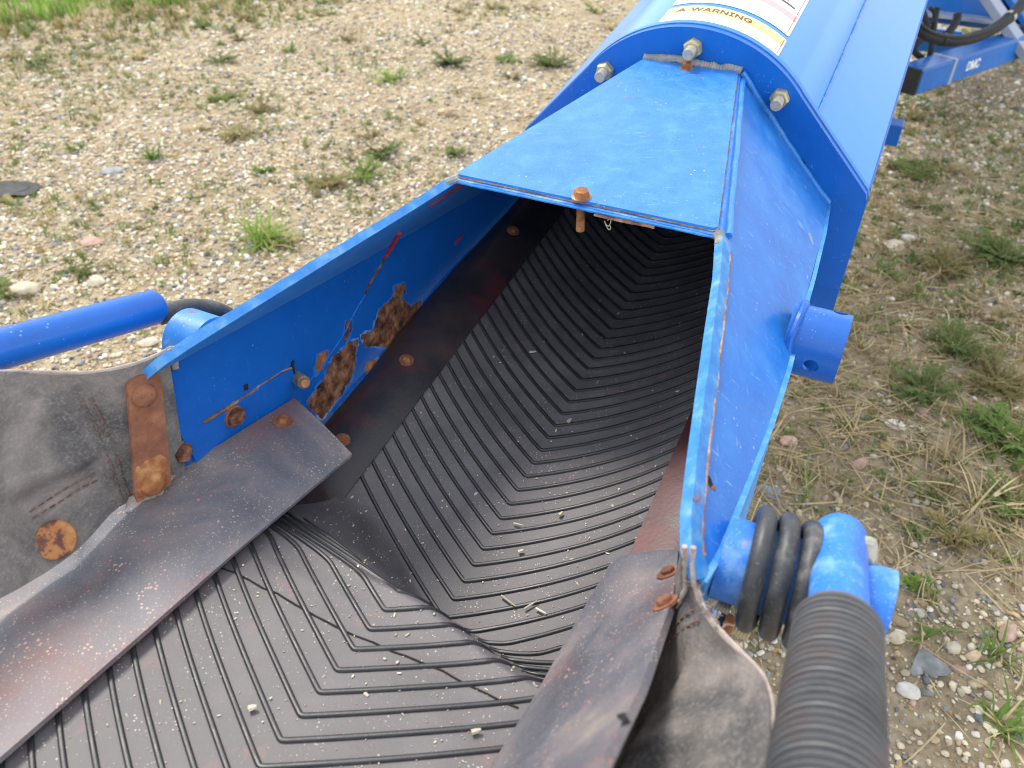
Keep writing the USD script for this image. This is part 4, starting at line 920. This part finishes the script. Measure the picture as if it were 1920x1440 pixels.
L_of = lambda s: np.interp(s, sc_, Lc); S_of = lambda l: np.interp(l, Lc, sc_)
def rib(l0, phase_fix):
    U = np.r_[np.linspace(-.164, -.004, 52), np.linspace(-.0025, .0025, 5), np.linspace(.004, .164, 52)]
    rad = np.sqrt(U ** 2 + .0012 ** 2) - .0012
    arc = .25 * np.arcsin(np.clip(np.abs(rad) / .25, 0, .95))
    s = S_of(l0 + .60 * arc); w_ = fold_w(s, U); ok = (s > -1.05) & (s < .55) & ~((w_ > .20) & (w_ < .96)) & (np.abs(U) < half_w(s) - .0015)
    runs = np.split(np.arange(len(U)), np.nonzero(np.diff(ok.astype(int)))[0] + 1); out = []
    for run in runs:
        if ok[run[0]] and len(run) > 4: out.append(rib_run(U[run], s[run]))
    return cat_(out) if out else None
def rib_run(U, s):
    e = 1e-3
    p = belt_pt(s, U); n_ = np.cross(belt_pt(s + e, U) - p, belt_pt(s, U + e) - p); n_ /= np.linalg.norm(n_, axis=1, keepdims=True); n_ *= np.sign(n_[:, 2:])
    t = np.gradient(p, axis=0); t /= np.linalg.norm(t, axis=1, keepdims=True); b = np.cross(t, n_)
    k = len(p); sink = np.zeros(k); wf = fold_w(s, U); sink = np.where((wf > .12) & (wf < .5), (wf - .12) / .2, 0)[:, None] * .0026
    prof = [(-.0021, -.0004), (-.0016, .0014), (-.0008, .0019), (.0008, .0019), (.0016, .0014), (.0021, -.0004)]
    V = np.stack([p + b * x + n_ * (z - sink) for x, z in prof], 1); m = len(prof); F = []
    for i in range(k - 1):
        for j in range(m - 1): a = i * m + j; F += [[a, a + m, a + m + 1], [a, a + m + 1, a + 1]]
    F += [[0, j, j + 1] for j in range(1, m - 1)] + [[(k - 1) * m, (k - 1) * m + j + 1, (k - 1) * m + j] for j in range(1, m - 1)]
    return fixed(trimesh.Trimesh(V.reshape(-1, 3), np.array(F), process=False))
lf, lr = L_of(-.685), L_of(-.622); span = lr - lf; nmid = round(span / .0185); pit_m = span / nmid
ribs = [lf - k * .0186 for k in range(1, 22)] + [lf + k * pit_m for k in range(nmid)] + [lr + k * .0184 for k in range(44)]
for l0 in ribs:
    rm = rib(l0, 0)
    if rm is not None: part('rib', rm, m_rib, belt, smooth=60)
# crack across the lower belt
ck = drape(bmesh, [(415,1066),(440,1074),(465,1087),(492,1103),(520,1113),(555,1135),(590,1155),(625,1173),(660,1190),(700,1205),(735,1222),(760,1230),(800,1247),(830,1258),(870,1282),(910,1300),(945,1318),(972,1328)], .0004)
part('crack', bead(ck, .0007, 91, 500, .25, 5), m_black, belt, label='thin ragged crack across the lower belt')

# chaff and grain dust on belt and flashing
def flake(seed):
    r = np.random.default_rng(seed); m = trimesh.creation.icosphere(subdivisions=1); v = np.array(m.vertices) * np.array([1, .55, .35]) * .5; v *= 1 + .3 * r.normal(size=(len(v), 1)) * .5; return trimesh.Trimesh(v, m.faces, process=False)
r = np.random.default_rng(33); n = 1500; s = r.uniform(-1.0, -.15, n); s = np.where(r.uniform(size=n) < .5, r.uniform(-1.0, -.45, n), s); u = r.uniform(-.15, .15, n); pm = W(belt_pt(s, u * .88) + np.array([0, 0, .0006]))
sz = .0009 * (4.0 ** (r.uniform(size=n) ** 3))
instancer('chaff', [('flake', flake(i), m_chaff, 60) for i in range(3)], pm, rand_quat(n, r, .5), sz[:, None] * r.uniform(.6, 1.4, (n, 3)), r.integers(3, size=n), 'pale grain dust and chaff sprinkled over the belt', 'chaff')
def bit(px, ln, yaw, label, wd=.0011):
    p, nn = cast(bmesh, *px)
    if p is None: return
    d = np.array([math.cos(yaw), math.sin(yaw), 0.15]); d -= nn * (d @ nn) * .8; d /= np.linalg.norm(d)
    q = [p + nn * .003 - d * ln / 2, p + nn * .0032, p + nn * .0036 + d * ln / 2]
    m = tube(q, [wd, wd * .9, wd * .4], 6); part('straw_bit', m, m_chaff, label=label, cat='straw')
bit((997, 1138), .013, .6, 'upright splinter of straw on the belt just behind the fold')
bit((955, 1131), .018, 1.9, 'pale straw lying left of the splinter behind the belt fold')
bit((1017, 1150), .012, 1.8, 'short straw lying right of the splinter behind the belt fold')
bit((973, 987), .010, 1.5, 'pale husk across a rib in the middle of the upper belt')
bit((998, 663), .008, 1.0, 'pale husk far up the belt in the shade of the hood', .0014)
bit((1053, 967), .005, .3, 'round pale seed on the right half of the upper belt', .002)
bit((978, 1037), .005, .8, 'tan seed in the middle of the upper belt', .002)
bit((475, 1332), .005, .8, 'yellowish seed on the lower belt left of the chevron points', .0021)
bit((893, 1376), .006, .8, 'dark grey seed on the lower belt by the right flashing', .0018)
bit((1068, 792), .006, .3, 'pale crumb on the belt under the hood mouth', .002)

# ================================================================== INTAKE HOPPER: front flashing and canvas skirts
hop = thing('intake_hopper', 'worn intake hopper of grey canvas skirts and dusty rubber flashing in the foreground', 'hopper', W((-.8, 0, 0)) * np.array([1, 1, 0]))
lo = [np.array([-1.05, -.140, -.012]), at(0, 1420, 2, -.050), at(420, 1053, 2, -.092), at(660, 851, 2, -.125)]
hi = [np.array([-1.05, -.226, -.036]), at(0, 1135, 1, -.2255) - [0, 0, .002], at(130, 1050, 1, -.2235) - [0, 0, .002], at(235, 952, 1, -.2175) - [0, 0, .002], at(325, 886, 1, -.2060), at(552, 746, 1, -.196)]
hi_, lo_ = resample(hi, 70), resample(lo, 70)
run = np.clip((-.705 - hi_[:, 0]) / .03, 0, 1)[:, None]                   # the strip runs on behind the canvas hem
ff = np.concatenate([(hi_ + (hi_ - lo_) * .32 * run)[:, None], hi_[:, None] + (lo_ - hi_)[:, None] * np.linspace(.02, 1, 16)[None, :, None]], 1)
ff[:, 1:, 2] += .0035 * np.sin(np.linspace(0, np.pi, 16))[None]; ff[..., 2] += .0012 * (meshkit.fbm(ff * 12, 3, 6) - .5)
ffm = sheet(ff, .0045, 1); 
if cast(ffm, 300, 1000)[0] is None: pass
flp = part('front_flashing', ffm, m_flash, hop, label='long straight dusty rubber strip on the left of the lower belt', smooth=40)
for k, px in enumerate(((530, 790),)):
    p, nn = cast(ffm, *px); part('flashing_bolt', hexhead(p + nn * .0008, nn, .0105, .0045, 75, .06), m_rust_l, flp, smooth=25); part('washer', cyl(p - nn * .0008, nn, .0088, .0018, 20), m_rust_b, flp)
lo_r = [np.array([-1.05, .118, -.012]), at(918, 1440, 2, -.080), at(1005, 1300, 2, -.093), at(1080, 1165, 2, -.103), at(1150, 1046, 2, -.112)]
hi_r = [np.array([-1.05, .215, -.02]), at(1120, 1440, 1, .198), at(1200, 1290, 1, .196), at(1262, 1120, 1, .190), at(1272, 1031, 1, .178)]
fr = loft(hi_r, lo_r, 60, 16); fr[..., 2] += .004 * np.sin(np.linspace(0, np.pi, 16))[None]; fr[..., 2] += .0015 * (meshkit.fbm(fr * 12, 3, 16) - .5)
frm = sheet(fr, .0045, -1); flr = part('front_flashing', frm, m_flash, hop, label='dusty rubber strip on the right of the lower belt with a square hole', smooth=40)
for k, px in enumerate(((1254, 1075), (1249, 1132))):
    p, nn = cast(frm, *px)
    if p is not None: part('flashing_bolt', hexhead(p + nn * .0004, nn, .0085 + .002 * k, .0035, 78 + k, .10), m_rust_b, flr, smooth=25); part('washer', cyl(p - nn * .0008, nn, .0082, .0018, 20), m_rust_b, flr)
part('square_hole', patch(frm, [(1157,1340),(1173,1336),(1182,1356),(1164,1362)], .0005, 1, 4.0), m_dark, flr)

def canvas(top, bot, k, j, seed, amp, th, side, fold=None):
    A, B = spline(top, k), spline(bot, k); t = np.linspace(0, 1, j)[None, :, None]; g = A[:, None] * (1 - t) + B[:, None] * t
    n1 = meshkit.fbm(g * np.array([16, 16, 22]), 3, seed) - .5; n2 = meshkit.noise(g * 70, seed + 3) - .5
    env = np.sin(np.linspace(0, np.pi, j))[None] ** .5 * np.clip(np.linspace(0, 1, k)[:, None] / .3, 0, 1)
    n1 = n1 + .35 * (np.abs(meshkit.noise(g * np.array([30, 30, 55]), seed + 8) - .5) - .25)
    g[..., 1] += (n1 * amp + n2 * amp * .12) * env
    if fold is not None: g = fold(g)
    return g
topc = [at(311, 656, 1, -.203), at(296, 664, 1, -.2030), (-.686, -.2075, .029), (-.708, -.226, .037), (-.735, -.247, .056), (-.80, -.27, .085), (-.90, -.29, .12)]
botc = [(-.6905, -.2025, -.0885), (-.715, -.2070, -.0840), (-.738, -.2185, -.0760), (-.765, -.2195, -.0760), (-.790, -.2195, -.0740), (-.836, -.2215, -.0560), (-.92, -.225, -.030)]
def fold_l(g):
    k, j, _ = g.shape; uu = np.linspace(0, 1, k)[:, None]; vv = np.linspace(0, 1, j)[None]
    g[..., 1] -= .014 * np.exp(-((uu - .42) / .10) ** 2 - ((vv - .72) / .13) ** 2); g[..., 1] += .006 * np.exp(-((uu - .36) / .2) ** 2 - ((vv - .55) / .08) ** 2)
    return g
gc = canvas(topc, botc, 90, 50, 3, .016, .002, 1, fold_l); cvl = sheet(gc, .0022, 1)
if cast(cvl, 100, 850)[1] is not None and False: pass
cl = part('canvas_skirt', cvl, m_canvas, hop, label='left canvas skirt with a rusty clamp plate and round rivet', smooth=50)
# clamp plate, bolts, rivet, seams
pts = [(243, 712), (258, 703), (285, 697), (297, 703), (301, 730), (310, 820), (317, 893), (316, 906), (300, 915), (270, 930), (255, 940), (250, 925), (245, 850), (238, 760), (234, 722)]
def flatplate(px_pts, u0, th, surf_u):
    q = np.array([at(x, y, 1, u0(x)) for x, y in px_pts]); c = q.mean(0); U_, S_, Vt_ = np.linalg.svd(q - c); e1, e2 = Vt_[0], Vt_[1]
    if np.cross(e1, e2)[1] < 0: e2 = -e2
    poly = Polygon(np.stack([(q - c) @ e1, (q - c) @ e2], 1)).buffer(.002).buffer(-.002); return prism(poly, th, c, e1, e2)
cp_m = flatplate(pts, lambda x: -.1985 - (310 - x) * 0.00009, .003, None)
cpp = part('clamp_plate', cp_m, m_rust_b, cl)
for k, (px, w, mt) in enumerate((((270, 741), .0185, m_rust_b), ((288, 906), .021, m_rust_l))):
    p, nn = cast(cp_m, *px)
    if p is not None:
        Rm = frame_of(nn); dm = trimesh.creation.icosphere(subdivisions=2); dm.vertices = dm.vertices * np.array([w / 2, w / 2, .0042]); dm.vertices = dm.vertices @ Rm + p; part('rivet', dm, mt, cl)
part('rust_scab', patch(cp_m, ragged([(254,880),(275,862),(300,852),(313,858),(316,903),(286,920),(258,936)], 14, 5, 1.5), .0005, 4, 8.0, .001), m_rust_l, cl)
p, nn = cast(cvl, 105, 1012); part('rivet', cyl(p - nn * .003, nn, .0140, .0050, 32, .0012), m_rivet, cl, label='large round orange rusted rivet head')
def stitches(px, name, surf_, parent, mat=m_thread, dash=.0042):
    q = drape(surf_, px, .0006)
    if len(q) < 2: return
    L = np.linalg.norm(np.diff(q, axis=0), axis=1).sum(); qq = resample(q, max(6, int(L / .001))); ms = []
    step = 6
    for i in range(0, len(qq) - 5, step): ms.append(tube(qq[i:i + 5], .0006, 5))
    if ms: part(name, cat_(ms), mat, parent)
stitches([(130,697),(150,745),(180,800),(205,862),(222,915),(234,945)], 'stitching', cvl, cl); stitches([(150,697),(170,745),(198,800),(220,860),(236,912),(247,938)], 'stitching', cvl, cl)
stitches([(55,960),(100,930),(140,905),(190,880)], 'stitching', cvl, cl); stitches([(60,972),(110,942),(150,915),(198,892)], 'stitching', cvl, cl)
part('frayed_edge', bead(resample(gc[:, 0], 300), .0011, 44, 300, .5, 6), m_canvas_e, cl)
part('frayed_edge', bead([(-.643, -.2095, .008), (-.649, -.205, .004), (-.652, -.2045, -.004)], .0042, 45, 20, .7, 7), m_canvas_e, cl, label='pink frayed corner of the left canvas')
# curled flap under the clamp plate
fa = drape(ffm, [(235,956),(262,948),(285,930),(305,928),(325,905),(330,895)], .002); fb = drape(cvl, [(240,930),(262,930),(282,924),(300,916),(313,900),(318,890)], .002)
if len(fa) == len(fb): 
    fg = loft(fa, fb, 40, 6); fg[..., 2] += .003 * np.sin(np.linspace(0, 9, 40))[:, None]; part('curled_hem', sheet(fg, .0018, 1), m_canvas_e, cl)

tr = [(-.645, .1875, .012), (-.668, .1965, .012), (-.684, .2055, .012), (-.703, .218, .024), (-.718, .236, .034), (-.735, .2475, .050), (-.776, .2545, .072), (-.86, .262, .11)]
br = [(-.632, .1865, -.055), (-.645, .1850, -.070), (-.660, .1860, -.0735), (-.690, .1868, -.0780), (-.727, .1862, -.0790), (-.752, .1830, -.0800), (-.79, .176, -.0720), (-.88, .185, -.045)]
def fold_r(g):
    k, j, _ = g.shape; uu = np.linspace(0, 1, k)[:, None]; vv = np.linspace(0, 1, j)[None]
    g[..., 1] -= .012 * np.exp(-((uu - .62) / .25) ** 2 - ((vv - .45) / .3) ** 2) ; return g
gr2 = canvas(tr, br, 90, 44, 13, .022, .002, -1, fold_r); cvr = sheet(gr2, .0022, -1)
cr_ = part('canvas_skirt', cvr, m_canvas, hop, label='right canvas skirt rising to a frayed peak beside the hood plate', smooth=50)
part('frayed_edge', bead(resample(gr2[:, 0], 300), .0011, 46, 300, .5, 6), m_canvas_e, cr_)
fr_pts = [at(1284, 1024, 0, -.672), at(1284, 1060, 0, -.674), at(1286, 1105, 0, -.678), at(1270, 1140, 0, -.677), at(1255, 1180, 0, -.68)]
part('frayed_edge', bead(fr_pts, .0014, 47, 200, .8, 7), m_canvas_e, cr_); fr2 = [at(1300, 1026, 0, -.674), at(1297, 1060, 0, -.678), at(1302, 1100, 0, -.684), at(1312, 1130, 0, -.688), at(1345, 1172, 0, -.70)]
part('frayed_edge', bead(fr2, .0012, 48, 260, .8, 7), m_canvas_e, cr_)
stitches([(1262,1180),(1280,1160),(1300,1145),(1318,1138)], 'stitching', cvr, cr_); stitches([(1240,1222),(1262,1198),(1290,1175),(1318,1160)], 'stitching', cvr, cr_)
r = np.random.default_rng(5); hairs = []
for k in range(70):
    b = gr2[r.integers(0, 26), 0]; d = np.array([r.normal() * .4, r.normal() * .5, r.uniform(.2, 1)]); d /= np.linalg.norm(d); ln = r.uniform(.003, .009)
    hairs.append(tube([b, b + d * ln * .5 + r.normal(size=3) * .0008, b + d * ln], [.00028, .00024, .00012], 4))
part('frayed_threads', cat_(hairs), m_canvas_e, cr_)

# ------------------------------------------------------------------ peg and loose thread
p0, nn0 = cast(wall_l, 556, 708)
if p0 is not None:
    pd = (at(578, 722, 1, -.178) - p0); pd /= np.linalg.norm(pd)
    pg = thing('broken_peg', 'splintered grey stub sticking out of the torn left wall beside the rust', 'peg', W(p0) * np.array([1, 1, 0]))
    q = np.array([p0 + pd * t for t in np.linspace(-.004, .024, 14)]); rad = .0062 * (1 + .12 * (meshkit.noise(q * 300, 2) - .5)); rad[-1] *= .7
    part('bark', tube(q, rad, 14), m_wood, pg); part('core', tube([q[-1], q[-1] + pd * .0035], [.0046, .0040], 10), m_rust_l, pg)
th0 = onplane(1140, 412, lidz(-.004) + eyy * LN, eyy)
ths = [th0 + np.array([-.001, .003 * math.sin(t * 1.3), -.0012 * t + .003 * math.sin(t * 2.1)]) for t in np.linspace(0, 7, 40)]
thp = part('loose_thread', tube(ths, .0005, 5), m_chaff, label='small tangled pale thread hanging from the hood roof edge', cat='thread')

# ================================================================== FRAME AND HOSES BEHIND, UPPER RIGHT
def P(x, y, z): return Cc + ray(x, y) * z
fr_t = thing('undercarriage_frame', 'blue steel undercarriage of square beams and braces at the upper right', 'frame', P(1800, 110, 2.75) * np.array([1, 1, 0]))
def beam(a, b, h, w, up=(0, 0, 1)):
    a, b = np.asarray(a), np.asarray(b); d = b - a; L = np.linalg.norm(d); d /= L; s = np.cross(d, up); s /= np.linalg.norm(s); u = np.cross(s, d)
    return box((a + b) / 2, (L, w, h), np.stack([d, s, u]), bev=min(h, w) * .08)
wp = dict(machine=False)
A_, B_ = P(1702, 150, 2.62), P(1905, 85, 2.95); B_[2] = A_[2] + .0
part('cross_beam', beam(A_, B_, .085, .085), m_frame, fr_t, **wp)
d_ = (B_ - A_) / np.linalg.norm(B_ - A_); part('end_cap', box(A_ - d_ * .004, (.012, .084, .084), np.stack([d_, np.cross(d_, (0, 0, 1)) / np.linalg.norm(np.cross(d_, (0, 0, 1))), np.cross(np.cross(d_, (0, 0, 1)), d_)]), bev=.003), m_hose, fr_t, **wp)
s_ = np.cross(d_, (0, 0, 1)); s_ /= np.linalg.norm(s_)
tm = meshkit.text_mesh('DMC', .030, .0008, bold=True); v = np.array(tm.vertices); v = v[:, :1] * .9 * d_ + v[:, 1:2] * np.array([0, 0, 1]) + v[:, 2:] * s_
c0 = A_ + d_ * .29 + s_ * .0432 - np.array([0, 0, .012]); part('small_lettering', trimesh.Trimesh(v + c0, tm.faces, process=False), m_white, fr_t, smooth=False, label='small white letters on the side of the cross beam', **wp)
part('tape_band', box(A_ + d_ * .205, (.018, .0858, .0858), np.stack([d_, s_, np.cross(s_, d_)])), m_decalblue, fr_t, **wp)
part('upper_beam', beam(P(1690, -12, 3.0), P(1960, 22, 3.1), .16, .10), m_frame, fr_t, **wp)
part('beam_flange', beam(P(1690, 16, 2.97), P(1960, 48, 3.07), .012, .14), m_decalblue, fr_t, **wp)
part('lower_beam', beam(P(1690, 76, 3.3), P(1890, 100, 3.3), .052, .06), m_frame, fr_t, **wp)
part('rear_beam', beam(P(1735, 56, 3.7), P(1802, 64, 3.7), .026, .03), m_frame, fr_t, **wp)
part('diagonal_brace', beam(P(1842, -20, 2.85), P(1932, 112, 2.9), .075, .03, (0.5, .8, .2)), m_decalblue, fr_t, **wp)
part('brace_plate', beam(P(1885, -30, 3.0), P(1990, 120, 3.0), .13, .02, (0.5, .8, .2)), m_frame, fr_t, **wp)
part('post', beam(P(2010, -60, 3.2), np.r_[P(2010, 40, 3.2)[:2], 0.0], .1, .1, (1, 0, 0)), m_frame, fr_t, **wp)
part('post', beam(P(1690, -40, 3.3), np.r_[P(1700, 30, 3.3)[:2], .25], .08, .08, (1, 0, 0)), m_frame, fr_t, **wp)
hz = spline([P(1712, 40, 2.25), P(1725, 57, 2.25), P(1750, 70, 2.27), P(1790, 76, 2.3), P(1830, 69, 2.33), P(1870, 50, 2.36), P(1905, 20, 2.4), P(1940, -25, 2.45)], 70)
ht = thing('hydraulic_hose', 'thick black hose sagging in front of the blue frame, upper right', 'hose', hz[30] * np.array([1, 1, 0]))
part('hose', tube(hz, .0165, 18), m_hose, ht, machine=False); part('hose_line', tube(hz + np.array([0, -.012, .012]), .006, 8), m_hose, ht, machine=False)
for k in (14, 48): 
    dd = hz[k + 1] - hz[k - 1]; dd /= np.linalg.norm(dd); part('clamp', tube([hz[k] - dd * .008, hz[k] + dd * .008], .019, 18), m_zinc if k > 20 else m_hose, ht, machine=False)
for k, (pp, lb, w) in enumerate((([(1735, -10, 2.7), (1733, 30, 2.7), (1738, 60, 2.7), (1722, 78, 2.7), (1728, 108, 2.75)], 'leftmost thin black cable hanging beside the tube at upper right', .011),
                                 ([(1758, 15, 2.7), (1752, 45, 2.7), (1748, 80, 2.7), (1742, 108, 2.75)], 'middle black cable hanging behind the thick hose', .010),
                                 ([(1796, 25, 2.8), (1790, 45, 2.8), (1775, 65, 2.8), (1765, 80, 2.85)], 'curved black cable right of the two hanging cables', .014),
                                 ([(1742, 15, 2.7), (1752, 28, 2.7), (1745, 42, 2.7), (1730, 35, 2.7)], 'looped thin cable just under the upper blue beam', .007))):
    part('cable', tube(spline([P(*q) for q in pp], 30), w, 10), m_hose, label=lb, cat='cable', machine=False)
# dark steel end just visible beyond the tube at the top
lg = thing('support_leg', 'dark blue leg end peeping out beyond the tube at the top edge', 'support', P(1228, 4, 1.9) * np.array([1, 1, 0]))
part('leg_bar', beam(P(1222, -6, 1.9), P(1262, 28, 1.95), .045, .03), m_frame, lg, machine=False)
part('foot', box(P(1262, 28, 1.95), (.06, .06, .02), bev=.003), m_frame, lg, machine=False)
# dark lump and scrap of rubber lying in the gravel at the left edge
dx = gp(28, 362); rgm = trimesh.creation.icosphere(subdivisions=3); v = np.array(rgm.vertices); v *= (1 + .5 * (meshkit.noise(v * 2.2, 4) - .5))[:, None] * np.array([.10, .06, .010]); part('rubber_scrap', trimesh.Trimesh(v + dx + np.array([-.02, 0, .012]), rgm.faces, process=False), m_hose, label='flat black scrap half buried in gravel at the left edge', cat='scrap', machine=False)
lf_ = tube([gp(0, 385) + [0, 0, .012], gp(18, 383) + [0, 0, .02], gp(35, 390) + [0, 0, .01]], [.006, .016, .004], 8); part('dry_leaf', lf_, m_olive, label='curled yellow leaf beside the black scrap', cat='leaf', machine=False)
